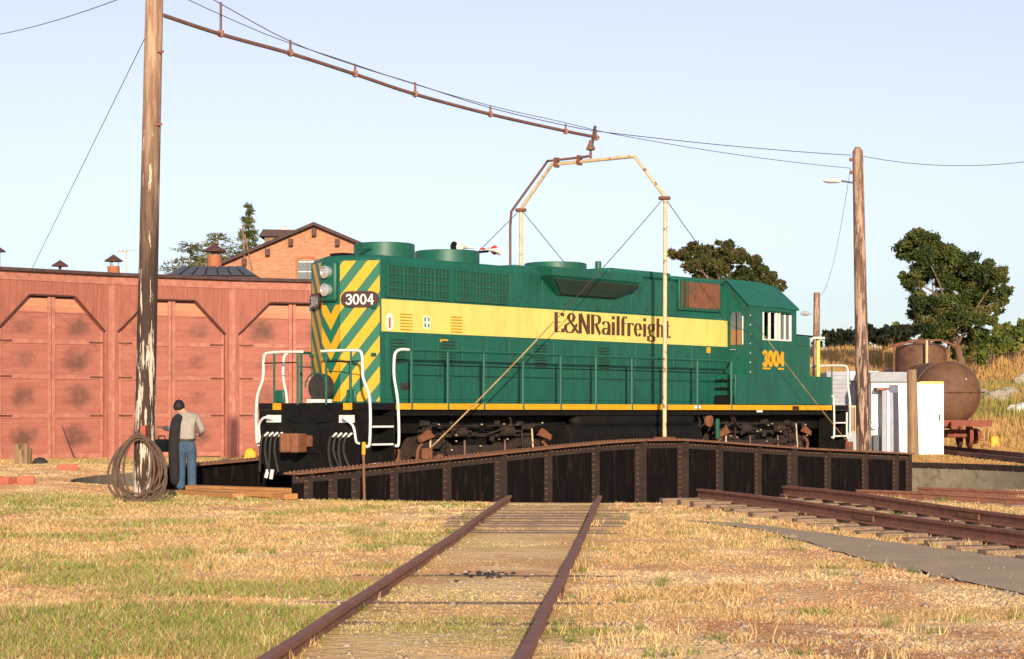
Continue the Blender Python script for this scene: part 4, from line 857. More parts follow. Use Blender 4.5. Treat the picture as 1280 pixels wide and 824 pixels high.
# ================================================================== roundhouse
RH_R = 24.2; BAY = R(9.9); A0 = R(126.95)
rh = empty('roundhouse', (PC[0] + RH_R * math.cos(A0), PC[1] + RH_R * math.sin(A0), 0), 0, 'weathered red wooden roundhouse with chamfered engine doors behind the pole', 'roundhouse')
RO = Vector(rh.location)
TOPZ = 5.93
def clip(poly, a, b, c):               # keep a*x + b*z <= c
    out = []
    for i in range(len(poly)):
        p, q = poly[i], poly[(i + 1) % len(poly)]; dp = a * p[0] + b * p[1] - c; dq = a * q[0] + b * q[1] - c
        if dp <= 0: out.append(p)
        if dp * dq < 0: t = dp / (dp - dq); out.append((p[0] + (q[0] - p[0]) * t, p[1] + (q[1] - p[1]) * t))
    return out
def vert(i, r=RH_R): a = A0 + BAY * i; return Vector((PC[0] + r * math.cos(a), PC[1] + r * math.sin(a), 0))
for bi in (2, 1, 0, -1, -2):           # each bay from vertex bi (left) to bi-1 (right)
    A, B = vert(bi), vert(bi - 1); d = (B - A); W = d.length; rz = math.atan2(d.y, d.x)
    bay = MB(); o0, o1, ht, hs, ch = .24, W - .24, 5.17, 4.10, 1.08
    wall = [(0, 0), (0, TOPZ), (W, TOPZ), (W, 0), (o1, 0), (o1, hs), (o1 - ch, ht), (o0 + ch, ht), (o0, hs), (o0, 0)]
    bay.prism([(x, 0, z) for x, z in wall], (0, .16, 0)); b = fixn(bay.build('bay_wall', M['red_boards'], rh, smooth=False))
    b.location = A - RO; b.rotation_euler = (0, 0, rz)
    def box(name, m, x0, x1, y0, y1, z0, z1, p=b, bev=0): return MB().box(x0, x1, y0, y1, z0, z1).build(name, M[m], p, bevel=bev)
    for x in (.0, W - .11): box('post', 'red_trim', x, x + .11, -.035, -.002, 0, TOPZ - .32)
    box('head_board', 'red_trim', 0, W, -.03, -.002, TOPZ - .30, TOPZ - .04)
    # vertical cover battens, one by one
    x = .30
    while x < W - .3:
        zb = hs + .02 if (x < o0 or x > o1) else (ht + .04 if o0 + ch <= x <= o1 - ch else (hs + (x - o0) * (ht - hs) / ch + .06 if x < o0 + ch else hs + (o1 - x) * (ht - hs) / ch + .06))
        if zb < TOPZ - .34: box('batten', 'red_boards', x - .012, x + .012, -.012, -.001, zb, TOPZ - .31)
        x += .27
    # dark strip painting the recess shadow round the opening
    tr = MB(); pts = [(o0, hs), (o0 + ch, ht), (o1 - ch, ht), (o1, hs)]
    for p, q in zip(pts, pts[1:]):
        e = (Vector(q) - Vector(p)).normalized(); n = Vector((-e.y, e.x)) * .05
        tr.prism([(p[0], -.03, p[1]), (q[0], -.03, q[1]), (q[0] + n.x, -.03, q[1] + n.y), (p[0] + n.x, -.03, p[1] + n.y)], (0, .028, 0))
    fixn(tr.build('head_shade_line', M['dark_gap_shade'], b, smooth=False))
    # two leaves
    opening = [(o0 + .02, 0.05), (o1 - .02, .05), (o1 - .02, hs), (o1 - ch, ht - .02), (o0 + ch, ht - .02), (o0 + .02, hs)]
    def cut(x0, x1, z0, z1):
        P = [(x0, z0), (x1, z0), (x1, z1), (x0, z1)]
        k = (ht - hs) / ch
        P = clip(P, -k, 1, hs - k * (o0 + .02) - .01); P = clip(P, k, 1, hs + k * (o1 - .02) - .01); return clip(P, 0, 1, ht - .02)
    mid = W / 2
    for (l0, l1) in ((o0 + .02, mid - .012), (mid + .012, o1 - .02)):
        leaf = cut(l0, l1, .06, ht - .02); back = fixn(MB().prism([(x, .12, z) for x, z in leaf], (0, .05, 0)).build('door_leaf', M['dark_gap_shade'], rh, smooth=False))
        back.location = A - RO; back.rotation_euler = (0, 0, rz)
        cols = [l0 + .11, l1 - .11]; rows = [.18, 1.44, 2.66, 3.76, 4.68, ht]
        for x0, x1 in ((l0, l0 + .11), (l1 - .11, l1)):
            P = cut(x0, x1, .06, ht - .02)
            if len(P) > 2: fixn(MB().prism([(x, .055, z) for x, z in P], (0, .062, 0)).build('stile', M['red_trim'], back, smooth=False))
        for z in rows[:-1]:
            hh = .07 if z != 4.68 else .02
            P = cut(cols[0] + .001, cols[1] - .001, z - hh, z + hh)
            if len(P) > 2: fixn(MB().prism([(x, .06, z_) for x, z_ in P], (0, .057, 0)).build('door_rail', M['red_trim'], back, smooth=False))
        for r0, r1 in zip(rows, rows[1:]):
            P = cut(cols[0] + .002, cols[1] - .002, r0 + (.072 if r0 != 4.68 else .022), r1 - (.072 if r1 != 4.68 else .022))
            if len(P) > 2: xc, zc_ = sum(q[0] for q in P) / len(P), sum(q[1] for q in P) / len(P); pn = fixn(MB().prism([(x - xc, .095, z_ - zc_) for x, z_ in P], (0, .02, 0)).build('panel', M['pale_panel'] if r0 == 4.68 else M['door_panel'], back, smooth=False)); pn.location = (xc, 0, zc_)
        if l0 < mid:   # diagonal edge board under the chamfer
            pass
        for zz in (1.44, 2.66, 3.76):
            xh = l0 if l0 < mid else l1 - .5
            MB().box(xh + .02, xh + .48, .045, .054, zz - .03, zz + .03).build('strap_hinge', M['hinge_red'], back)
    # fascia and gutter along the top
    box('fascia', 'roof_felt', -.06, W + .06, -.20, .1, TOPZ - .03, TOPZ + .07)
# roof sheets behind the facade, rising slightly, and the back wall
rf = MB()
for bi in (2, 1, 0, -1, -2):
    a, b_, c, d_ = vert(bi, RH_R - .1), vert(bi - 1, RH_R - .1), vert(bi - 1, RH_R + 14), vert(bi, RH_R + 14)
    P = [(p.x - RO.x, p.y - RO.y, z) for p, z in ((a, TOPZ + .01), (b_, TOPZ + .01), (c, TOPZ + .12), (d_, TOPZ + .12))]; rf.add(P, [(0, 1, 2, 3)])
    P = [(p.x - RO.x, p.y - RO.y, z) for p, z in ((d_, TOPZ + .11), (c, TOPZ + .11), (c, 0), (d_, 0))]; rf.add(P, [(0, 1, 2, 3)])
for i, e in ((2, 1), (-3, -1)):
    a, b_ = vert(i, RH_R + .1), vert(i, RH_R + 14); rf.add([(a.x - RO.x, a.y - RO.y, 0), (b_.x - RO.x, b_.y - RO.y, 0), (b_.x - RO.x, b_.y - RO.y, TOPZ + .1), (a.x - RO.x, a.y - RO.y, TOPZ)], [(0, 1, 2, 3)])
roof = rf.build('roof', M['roof_felt'], rh, smooth=False)
rz_ = TOPZ + .02
def on_roof(px, py_top, d): p = ray(px, py_top, d); return p - RO
def cowl(px, ytop, ycap, d, w, stem, stem_m, ybox=None):
    p = on_roof(px, ytop, d); s = d / 2500; zc = CAMH + (515 - ycap) * s; w = w * s / 2
    v = MB().lathe([(.02, p.z + .02), (.04, p.z), (w, zc), (w, zc - .03), (.03, zc)][::-1], (p.x, p.y, 0), 14).build('vent_cowl', M['cowl_dark'], rh)
    if ybox is not None:
        zb = CAMH + (515 - ybox) * s
        MB().lathe([(stem, rz_), (stem, zb), (stem - .03, zb)], (p.x, p.y, 0), 14).build('vent_stack', M[stem_m], v)
        for k in range(3): a = k * 2.1; MB().tube([(p.x + .6 * stem * math.cos(a), p.y + .6 * stem * math.sin(a), zb - .1), (p.x + .6 * w * math.cos(a), p.y + .6 * w * math.sin(a), zc - .02)], .015, 5).build('cowl_strut', M['wire_grey'], v)
    else: MB().tube([(p.x, p.y, rz_), (p.x, p.y, zc)], stem, 8).build('vent_stack', M[stem_m], v)
cowl(75, 326, 332, 68, 21, .05, 'cowl_dark'); cowl(142, 319, 326, 69, 23, .21, 'terracotta', 333); cowl(268, 305, 314, 74, 30, .27, 'terracotta', 319); cowl(-2, 309, 314, 66, 18, .06, 'cowl_dark')
p = on_roof(158, 314, 70); mb = MB(); mb.tube([(p.x, p.y, rz_), (p.x, p.y, p.z)], .018, 6); mb.tube([(p.x - .3, p.y, p.z - .03), (p.x + .35, p.y, p.z + .02)], .014, 5)
for k in range(5): mb.tube([(p.x - .28 + .14 * k, p.y - .12, p.z - .02), (p.x - .26 + .14 * k, p.y + .2, p.z + .06)], .01, 4)
mb.build('antenna', M['pipe_cream'], rh)
# glazed roof monitor: low gabled lantern with sheets laid side by side
d = 70.; s = d / 2500; e0, e1 = ray(207, 346, d) - RO, ray(322, 346, d) - RO; r0, r1 = ray(229, 334, d + 2) - RO, ray(303, 334, d + 2) - RO
mon = MB().add([e0, e1, r1, r0, (e1.x, e1.y + 4, e1.z), (e0.x, e0.y + 4, e0.z), (e0.x, e0.y, rz_ - .1), (e1.x, e1.y, rz_ - .1), (e1.x, e1.y + 4, rz_ - .1), (e0.x, e0.y + 4, rz_ - .1)], [(0, 3, 5), (1, 4, 2), (3, 2, 4, 5), (6, 7, 1, 0), (7, 8, 4, 1), (8, 9, 5, 4), (9, 6, 0, 5), (0, 1, 2, 3)]).build('roof_monitor', M['roof_felt'], rh, smooth=False)
for k in range(7):
    f0, f1 = k / 7 + .012, (k + 1) / 7 - .012; P = [e0.lerp(e1, f0), e0.lerp(e1, f1), r0.lerp(r1, f1), r0.lerp(r1, f0)]
    P = [P[0].lerp(P[3], .06), P[1].lerp(P[2], .06), P[2].lerp(P[1], .06), P[3].lerp(P[0], .06)]; MB().prism([q + Vector((0, -.02, .03)) for q in P], (0, -.01, .025)).build('roof_sheet', M['metal_sheet'], mon, smooth=False)

# ================================================================== brick machine shop gable behind
D = 86.; S = D / 2500; pk = ray(393, 283, D)
bb = empty('brick_building', (pk.x, D, 0), 0, 'tan brick gable building with dark verge behind the roundhouse roof', 'building')
hw = 6.4; ez = pk.z - hw * .424
MB().prism([(-hw, 0, 0), (hw, 0, 0), (hw, 0, ez), (0, 0, pk.z), (-hw, 0, ez)], (0, 16, 0)).build('wall', M['brick_wall'], bb, smooth=False)
for sg in (-1, 1):
    P = [(0, -.35, pk.z + .02), (sg * (hw + .5), -.35, ez - .19), (sg * (hw + .5), -.35, ez - .05), (0, -.35, pk.z + .16)]
    rfp = fixn(MB().prism(P, (0, 16.8, 0)).build('roof', M['roof_felt'], bb, smooth=False))
    for k in (0.14, 1.0, 2.0, 3.0, 4.6):
        if k < .2 and sg > 0: continue
        x = sg * k if k > .2 else 0; z = pk.z - abs(x) * .424; MB().box(x - .09, x + .09, -.32, -.005, z - .42, z - .14 if k > .2 else z - .10).build('purlin_end', M['cowl_dark'], rfp)
p = ray(384, 338, D); wx = p.x - pk.x
wd = MB().box(wx - .42, wx + .42, -.03, -.004, p.z - .55, p.z + .42).build('window', M['glass_pane'], bb)
for k in range(3): MB().box(wx - .42 + .4 * k, wx - .38 + .4 * k, -.06, -.032, p.z - .55, p.z + .42).build('glazing_bar', M['weathered_wood'], wd)
for k in range(3): MB().box(wx - .37, wx + .37, -.055, -.033, p.z - .5 + .42 * k, p.z - .46 + .42 * k).build('glazing_bar', M['white_paint'], wd)
MB().prism([(wx + .52 * math.cos(a), -.04, p.z + .40 + .22 * math.sin(a)) for a in np.linspace(0, math.pi, 9)] + [(wx + .42 * math.cos(a), -.04, p.z + .40 + .12 * math.sin(a)) for a in np.linspace(math.pi, 0, 9)], (0, .035, 0)).build('brick_arch', M['terracotta'], wd, smooth=False)
for sg in (-1, 1): MB().box(wx + sg * .42, wx + sg * .5, -.04, -.004, p.z - .55, p.z + .4).build('window_jamb', M['terracotta'], wd)
a, b_ = ray(330, 291, D + 6), ray(366, 291, D + 6); zb = ray(330, 306, D + 6).z - 1.2
dm = MB().box(a.x - pk.x + .15, b_.x - pk.x, 5, 9, zb, a.z - .25).build('roof_dormer', M['weathered_wood'], bb); MB().prism([(a.x - pk.x - .1, 4.8, a.z - .27), (b_.x - pk.x + .2, 4.8, a.z - .27), (b_.x - pk.x + .2, 4.8, a.z + .02), (a.x - pk.x + .1, 4.8, a.z + .05)], (0, 4.4, 0)).build('dormer_roof', M['roof_felt'], dm, smooth=False)
c = ray(355, 287, D + 7); MB().lathe([(.22, c.z - .55), (.22, c.z - .05), (.35, c.z - .05), (.04, c.z + .16)], (c.x - pk.x, 7, 0), 12).build('roof_vent', M['white_paint'], dm)
x = ray(307, 320, D).x - pk.x; z = pk.z - abs(x) * .424; mb = MB(); mb.tube([(x, -.2, z - .5), (x - .1, -.2, z + 1.3)], .04, 6); mb.tube([(x + .3, -.2, z - .6), (x - .02, -.2, z + .9)], .03, 6); mb.build('bracket_post', M['weathered_wood'], bb)

# ================================================================== vegetation
def leaves(C, rad, n, size, cols, flat=.75, shell=.45):
    C = np.asarray(C, float); rad = np.asarray(rad, float); w = rad ** 2 / np.sum(rad ** 2); idx = rng.choice(len(C), n, p=w)
    v = rng.normal(size=(n, 3)); v /= np.linalg.norm(v, axis=1)[:, None]; rr = (shell + (1 - shell) * rng.random(n)) * np.where(rng.random(n) < .3, rng.uniform(1.0, 1.5, n), 1)
    pos = C[idx] + v * (rad[idx] * rr)[:, None] * np.array((1, 1, flat))
    a = rng.normal(size=(n, 3)); a /= np.linalg.norm(a, axis=1)[:, None]; b = np.cross(a, rng.normal(size=(n, 3))); b /= np.linalg.norm(b, axis=1)[:, None]
    s = (size * rng.uniform(.55, 1.25, n))[:, None]; V = np.stack([pos - a * s, pos + b * s * .55, pos + a * s, pos - b * s * .55], 1)
    cl = np.asarray(cols)[rng.integers(0, len(cols), len(C))][idx] * rng.uniform(.7, 1.3, (n, 1))
    return V.reshape(-1, 3), np.arange(4 * n).reshape(-1, 4), np.repeat(cl, 4, 0)
def tree(name, label, base, trunk_h, trunk_r, pix, d, n, size, cols, cat='tree', shrink=1.0, group=None):
    base = Vector(base); t = empty(name, base, 0, label, cat, group); s = d / 2500; C = []; Rd = []
    for (px, py, r) in pix:
        p = ray(px, py, d + random.uniform(-1, 1) * r * s * 1.6) - base; C.append(p); Rd.append(r * s)
    sub = []; sr = []
    for p, r in zip(C, Rd):
        for k in range(13):
            v = Vector((random.gauss(0, 1), random.gauss(0, 1), random.gauss(0, .8))).normalized() * r * random.uniform(.45, 1.0); sub.append(p + v); sr.append(r * random.uniform(.32, .56) * shrink)
    V, F, cl = leaves([tuple(q) for q in sub], sr, n, size, cols); np_obj('crown', V, F, M['leaf'], t, cl, 4)
    top = Vector((sum(p.x for p in C) / len(C) * .5, 0, trunk_h))
    tk = MB().tube(bez([(0, 0, -.3), (top.x * .3 + .05, 0, trunk_h * .5), top], 5), [trunk_r * (1.15 - .5 * i / 10) for i in range(11)], 10); tko = tk.build('trunk', M['bark'], t)
    lm = MB()
    for p in random.sample(C, max(5, len(C) // 3)):
        m = top.lerp(p, .5) + Vector((random.uniform(-.5, .5), random.uniform(-.5, .5), random.uniform(.0, .8))); q = bez([Vector((0, 0, trunk_h * random.uniform(.6, .95))) + Vector((top.x * .7, 0, 0)), m, p], 4); lm.tube(q, [trunk_r * .32 * (1 - .85 * i / (len(q) - 1)) + .010 for i in range(len(q))], 6)
    tag(lm.build('limbs', M['bark'], tko), kind='stuff'); return t
DK = [(.035, .055, .016), (.06, .085, .02), (.10, .12, .03), (.07, .085, .024), (.15, .14, .04)]
BR = [(.055, .068, .02), (.085, .082, .026), (.12, .09, .036), (.06, .08, .02), (.11, .105, .032)]
pix = [(1142, 298, 17), (1130, 312, 13), (1160, 303, 18), (1150, 325, 20), (1178, 318, 20), (1200, 330, 22), (1222, 342, 20), (1246, 350, 16), (1256, 364, 9), (1165, 348, 20), (1138, 352, 14), (1128, 345, 6), (1190, 360, 24), (1220, 372, 22), (1244, 378, 14), (1150, 376, 16), (1160, 396, 20), (1185, 390, 24), (1212, 398, 20), (1236, 396, 12), (1175, 415, 20), (1200, 424, 18), (1162, 428, 14), (1222, 420, 14), (1150, 410, 8)]
d = 118.; tb = ray(1203, 455, d)
tree('broadleaf_tree', 'dark windswept broadleaf tree on the dry hillside behind the tank wagon', (tb.x, d, H(tb.x, d)), 2.6, .26, pix, d, 80000, .10, DK)
pix = [(850, 318, 11), (868, 312, 13), (885, 318, 14), (905, 312, 12), (925, 320, 14), (900, 335, 16), (872, 332, 14), (945, 330, 10), (940, 345, 12), (962, 345, 10), (975, 356, 8), (920, 345, 16), (885, 350, 16), (950, 365, 14), (900, 370, 20), (930, 372, 16)]
d = 92.; tree('broadleaf_tree', 'brownish green broadleaf tree showing above the locomotive cab', (ray(905, 400, d).x, d, H(ray(905, 400, d).x, d)), 4.2, .25, pix, d, 44000, .088, BR)
CN = [(.08, .11, .03), (.12, .14, .04), (.17, .18, .05), (.22, .20, .065), (.07, .08, .03)]
def conifer(label, px, ytop, ybase_w, d, n, fe=1.0):
    p = ray(px, ytop, d); s = d / 2500; hgt = p.z; t = empty('conifer_tree', (p.x, d, 0), 0, label, 'tree', None)
    MB().tube([(0, 0, -.2), (0, 0, hgt * .5), (0, 0, hgt)], [.22, .13, .02], 8).build('trunk', M['bark'], t)
    V = []; C = []; br = MB(); z = hgt - .15
    while z > hgt * .35:
        f = (hgt - z) / (hgt * .65); L = .12 + ybase_w * s * f ** fe
        for k in range(8):
            if random.random() < .2: continue
            a = random.uniform(0, 6.283); l = L * random.uniform(.6, 1.2); tip = Vector((math.cos(a) * l, math.sin(a) * l, z + l * random.uniform(-.25, .12))); br.tube([(0, 0, z), tip], [.02, .006], 4)
            m = int(20 + 80 * f); u = np.sqrt(rng.random(m)); pos = np.array((0, 0, z)) + u[:, None] * (np.array(tip) - np.array((0, 0, z))); sz = .13 * (1.1 - .5 * u)
            pos += rng.normal(0, .06 + .05 * f, (m, 3)); dirv = np.array(tip) - np.array((0, 0, z)); dirv = dirv / np.linalg.norm(dirv) + rng.normal(0, .6, (m, 3)); dirv[:, 2] -= .25; dirv /= np.linalg.norm(dirv, axis=1)[:, None]
            sd = np.cross(dirv, rng.normal(size=(m, 3))); sd /= np.linalg.norm(sd, axis=1)[:, None]; q = sz[:, None]
            V.append(np.stack([pos - sd * q * .35, pos + dirv * q * 1.5, pos + sd * q * .35], 1).reshape(-1, 3)); cl = np.array(random.choice(CN)) * rng.uniform(.7, 1.35, (m, 1)); C.append(np.repeat(cl, 3, 0))
        z -= random.uniform(.16, .30)
    V = np.concatenate(V); np_obj('crown', V, np.arange(len(V)).reshape(-1, 3), M['leaf'], t, np.concatenate(C)); tag(br.build('limbs', M['bark'], t), kind='stuff')
conifer('tall narrow conifer with thin tip behind the roundhouse', 311, 254, 52, 112, 1)
conifer('lower bushy conifer left of the tall narrow one', 272, 290, 95, 106, 1, .62); conifer('short conifer tip just above the roundhouse roof', 238, 303, 95, 104, 1, .55)
# shrubs and hedge on the hill crest
GR = [(.12, .15, .03), (.17, .19, .04), (.21, .21, .05), (.09, .12, .03)]
def bush(label, pix, d, n, size, cols, nm='hillside_shrub', grp='green shrubs along the hill crest'):
    x = ray(pix[0][0], 500, d).x; base = Vector((x, d, H(x, d))); s = d / 2500; sub, sr = [], []
    t = empty(nm, base, 0, label, 'shrub', grp)
    for px, py, r in pix:
        p = ray(px, py, d + random.uniform(-.6, .6)) - base
        for k in range(7): v = Vector((random.gauss(0, 1), random.gauss(0, 1), random.gauss(0, .6))).normalized() * r * s * random.uniform(.3, .9); sub.append(tuple(p + v)); sr.append(r * s * random.uniform(.3, .5))
    V, F, cl = leaves(sub, sr, n, size, cols); np_obj('foliage', V, F, M['leaf'], t, cl, 4)
    st = MB()
    for k in range(6): q = random.choice(sub); st.tube([(random.uniform(-.2, .2), random.uniform(-.2, .2), -.1), tuple(Vector(q) * .5), q], [.05, .03, .01], 5)
    st.build('stem', M['bark'], t)
bush('bright green shrub at the frame edge of the hill crest', [(1262, 418, 18), (1278, 412, 16), (1288, 425, 20), (1270, 434, 14)], 126, 3600, .17, GR)
bush('green shrub beside the windswept tree on the hill', [(1236, 426, 14), (1246, 414, 10), (1228, 438, 12), (1250, 436, 12)], 124, 2600, .16, GR)
bush('low yellow green shrub under the windswept tree', [(1214, 440, 10), (1200, 444, 9), (1226, 448, 9)], 121, 1500, .15, GR)
for i, (px, py) in enumerate(((1038, 422), (1056, 421), (1074, 418), (1092, 416), (1110, 416), (1128, 417))):
    bush(('first', 'second', 'third', 'fourth', 'fifth', 'sixth')[i] + ' dark evergreen bush of the hill crest row, counted from the short pole', [(px, py + 2, 14), (px + 8, py - 1, 12), (px - 6, py + 8, 13)], 150 + (i % 2) * 2, 1300, .2, [(.014, .02, .012), (.022, .03, .014), (.03, .034, .016)], 'dark_bush', 'dark evergreen bushes along the hill crest')
bush('yellowish small shrub behind the dark bush row', [(1118, 408, 8), (1130, 410, 7)], 158, 700, .18, GR)
# tall dry grass on the hillside and verge tufts
n = 76000; y = rng.uniform(47, 150, n); q = rng.uniform(.13, .275, n); x = q * y; keep = np.abs(x - (14.45 + .03 * (y - 40))) > 1.2; keep &= np.hypot(x - PC[0], y - PC[1]) > PITR + .4; x, y = x[keep], y[keep]; n = len(x)
z = height(x, y); h = (.15 + .5 * rng.random(n) ** 2) * (.4 + vn1(x, y, .3)) * sstep(66, 90, y) + .07; a = rng.uniform(0, 6.28, n); w = .025 + .03 * rng.random(n); lx = rng.normal(0, .12, n)
V = np.stack([np.stack([x - np.cos(a) * w, y - np.sin(a) * w, z - .03], 1), np.stack([x + np.cos(a) * w, y + np.sin(a) * w, z - .03], 1), np.stack([x + lx, y + rng.normal(0, .1, n), z + h], 1)], 1).reshape(-1, 3)
c = np.array((.54, .33, .13)) + (np.array((.24, .25, .06)) - np.array((.54, .33, .13))) * (sstep(.60, .74, vn3(x, y, .12)) * .8)[:, None]; c = c * rng.uniform(.7, 1.2, (n, 1))
tag(np_obj('hillside_grass', V, np.arange(3 * n).reshape(-1, 3), M['grass'], None, np.repeat(c, 3, 0)), 'tall dry golden grass covering the hillside', 'grass', kind='stuff')

# ================================================================== poles, wires
pb = gnd(179, 626, .09); pb = Vector((pb.x, pb.y, H(pb.x, pb.y)))
ptop = Vector(ray(194.5, -70, pb.y)); lean = (ptop - pb)
pole = empty('utility_pole', pb, 0, 'thick weathered pole with dark flaking base beside the coiled hose', 'pole')
MB().tube([lean * f for f in np.linspace(-.02, 1, 15)], [.175 - .03 * f for f in np.linspace(0, 1, 15)], 18).build('shaft', M['pole_flaked'], pole)
for z in (8.42, 8.62): f = z / lean.z; MB().lathe([(.155, -.02), (.155, .02)], tuple(lean * f), 16).build('iron_band', M['rail_rust'], pole)
for i, z in enumerate((7.4, 6.2)): c = lean * (z / lean.z); MB().tube([(c.x + .1, c.y - .12, z), (c.x + .2, c.y - .16, z)], .02, 6).build('bolt', M['rail_rust'], pole)
PA = Vector((pb.x, pb.y, 0)) + Vector((lean.x * .88, 0, 0)); PCv = Vector((PC[0], PC[1], 0))
rp = ray(1080, 574, 54.); rpb = Vector((rp.x, 54., H(rp.x, 54))); rpt = ray(1072, 184, 54.)
pole2 = empty('utility_pole', rpb, 0, 'reddish brown wooden pole with street lamp behind the locomotive nose', 'pole'); l2 = rpt - rpb
MB().tube([l2 * f for f in np.linspace(-.02, .985, 12)] + [l2], [.20 - .055 * f for f in np.linspace(0, 1, 12)] + [.07], 16).build('shaft', M['pole_brown'], pole2)
mb = MB(); a = l2 * .885; mb.tube([a, a + Vector((-.45, -.15, .05)), a + Vector((-.55, -.2, .06))], .025, 7); mb.build('lamp_arm', M['wire_grey'], pole2)
c = a + Vector((-.50, -.17, .05)); mb = MB(); V = []
for i, (x, ry, rz1) in enumerate(((0, .05, .05), (-.08, .10, .08), (-.25, .14, .09), (-.38, .13, .08), (-.46, .05, .04))):
    V += [(c.x + x, c.y + ry * math.cos(k * math.pi / 4), c.z + (rz1 if math.sin(k * math.pi / 4) > 0 else rz1 * .7) * math.sin(k * math.pi / 4)) for k in range(8)]
mb.add(V, [(i * 8 + k, i * 8 + (k + 1) % 8, i * 8 + 8 + (k + 1) % 8, i * 8 + 8 + k) for i in range(4) for k in range(8)] + [tuple(range(8)), tuple(range(39, 31, -1))]); fixn(mb.build('lamp_head', M['white_paint'], pole2))
for z in (.96, .92): c = l2 * z; mb = MB(); mb.lathe([(.03, -.05), (.05, 0), (.03, .05)], (c.x - .2, c.y - .05, c.z), 8); mb.tube([c, (c.x - .2, c.y - .05, c.z)], .014, 5); mb.build('insulator', M['rail_rust'], pole2)
d3 = 82.; p3 = ray(1020, 480, d3); p3b = Vector((p3.x, d3, H(p3.x, d3))); p3t = ray(1021, 366, d3) - p3b
pole3 = empty('short_pole', p3b, 0, 'short rusty brown pole with small dark box behind the locomotive nose', 'pole'); MB().tube([(0, 0, -.1), p3t * .5, p3t], [.16, .15, .13], 12).build('shaft', M['pole_brown'], pole3)
c = p3t * .62; MB().box(c.x - .62, c.x - .2, -.3, -.1, c.z - .2, c.z + .15).build('equipment_box', M['rubber'], pole3); mb = MB(); mb.tube([p3t * .86, p3t * .86 + Vector((-.3, -.1, .02))], .02, 6); mb.lathe([(.03, -.25), (.09, -.12), (.09, .08), (.03, .16)], tuple(p3t * .86 + Vector((-.45, -.1, .03))), 8, 'x'); mb.build('lamp_head', M['shed_grey'], pole3)

RP = Vector((rpb.x + l2.x * .95, 54., 0))
def wire(name, pts, r, m, label, cat='wire', grp=None):
    o = MB().tube(pts, r, 6).build(name, M[m]); return tag(o, label, cat, grp)
A_ = PA; HUB = PCv + Vector((0, 0, 0))
pip = [vplane(x, y, A_, HUB) for x, y in ((205, 22), (276, 43), (363, 67), (444, 93), (519, 118), (613, 143), (707, 164), (748, 172))]
pip[0] = Vector((pb.x + lean.x * .88 + .15, pb.y, pip[0].z))
cond = empty('overhead_conduit', pip[0], 0, 'dark rusty overhead conduit hung from wires above the turntable', 'conduit'); o0 = pip[0]
MB().tube([p - o0 for p in bez(pip, 4)], .036, 8).build('pipe', M['pipe_rust'], cond)
mes = [(150, -62), (214, -25), (276, 5), (363, 52), (444, 82), (519, 105), (613, 135), (707, 157), (745, 164)]
for (x, yt), (_, yb) in zip(mes[2:], ((276, 43), (363, 67), (444, 93), (519, 118), (613, 143), (707, 164), (745, 172))):
    a, b = vplane(x, yt - 2, A_, HUB) - o0, vplane(x, yb + 4, A_, HUB) - o0; MB().tube([a, b], .022, 6).build('hanger', M['pipe_rust'], cond); MB().box(b.x - .05, b.x + .05, b.y - .04, b.y + .04, b.z + .02, b.z + .12).build('hanger_clamp', M['rail_rust'], cond)
zc = 7.62
a, b = vplane(744, 158, A_, HUB) - o0, vplane(739, 186, A_, HUB) - o0; MB().tube([a, b], .035, 8).build('drop_rod', M['wire_dark'], cond)
mw = [vplane(x, y, A_, HUB) for x, y in mes[1:]]
mw[0] = Vector((ptop.x + .1, pb.y, pip[0].z + .75))
wire('messenger_wire', bez(mw, 4) + [p for p in sag(vplane(745, 164, A_, HUB), Vector((RP.x - .2, 53.9, vplane(1064, 193, HUB, RP).z)), .05)][1:], .009, 'wire_dark', 'thin dark wire above the conduit reaching to the lamp pole')
w2 = [vplane(x, y, A_, HUB) for x, y in ((240, 6), (330, 42), (430, 76), (520, 106), (620, 134), (700, 152), (745, 163))]; w2[0] = Vector((ptop.x + .12, pb.y, pip[0].z + .45))
wire('support_wire', bez(w2, 4) + sag(w2[-1] + Vector((0, .05, 0)), Vector((RP.x - .2, 54.05, vplane(1062, 208, HUB, RP).z)), .08)[1:], .008, 'wire_grey', 'thin grey wire just below the dark wire reaching to the lamp pole')
wire('guy_wire', [Vector((pb.x + lean.x * .9 - .1, pb.y, 8.5)), ray(181, 48, pb.y + .8), ray(42, 332, 58.), ray(36, 345, 59.5)], .007, 'wire_grey', 'thin guy wire slanting from the thick pole down to the roundhouse roof')
wire('side_wire', sag(Vector((ptop.x, pb.y, pip[0].z + .5)), ray(-60, 50, 60.), .2), .009, 'wire_grey', 'thin wire running off from the thick pole top over the roundhouse')
wire('span_wire', sag(Vector((RP.x + .15, 54, rpt.z - .25)), ray(1480, 150, 50.), .62), .009, 'wire_grey', 'thin sagging wire running from the lamp pole past the hillside tree')
wire('drop_wire', sag(Vector((RP.x - .2, 54, vplane(1062, 208, HUB, RP).z)), p3b + p3t * .98, 1.0), .006, 'wire_grey', 'thin drop wire sagging from the lamp pole to the short pole')

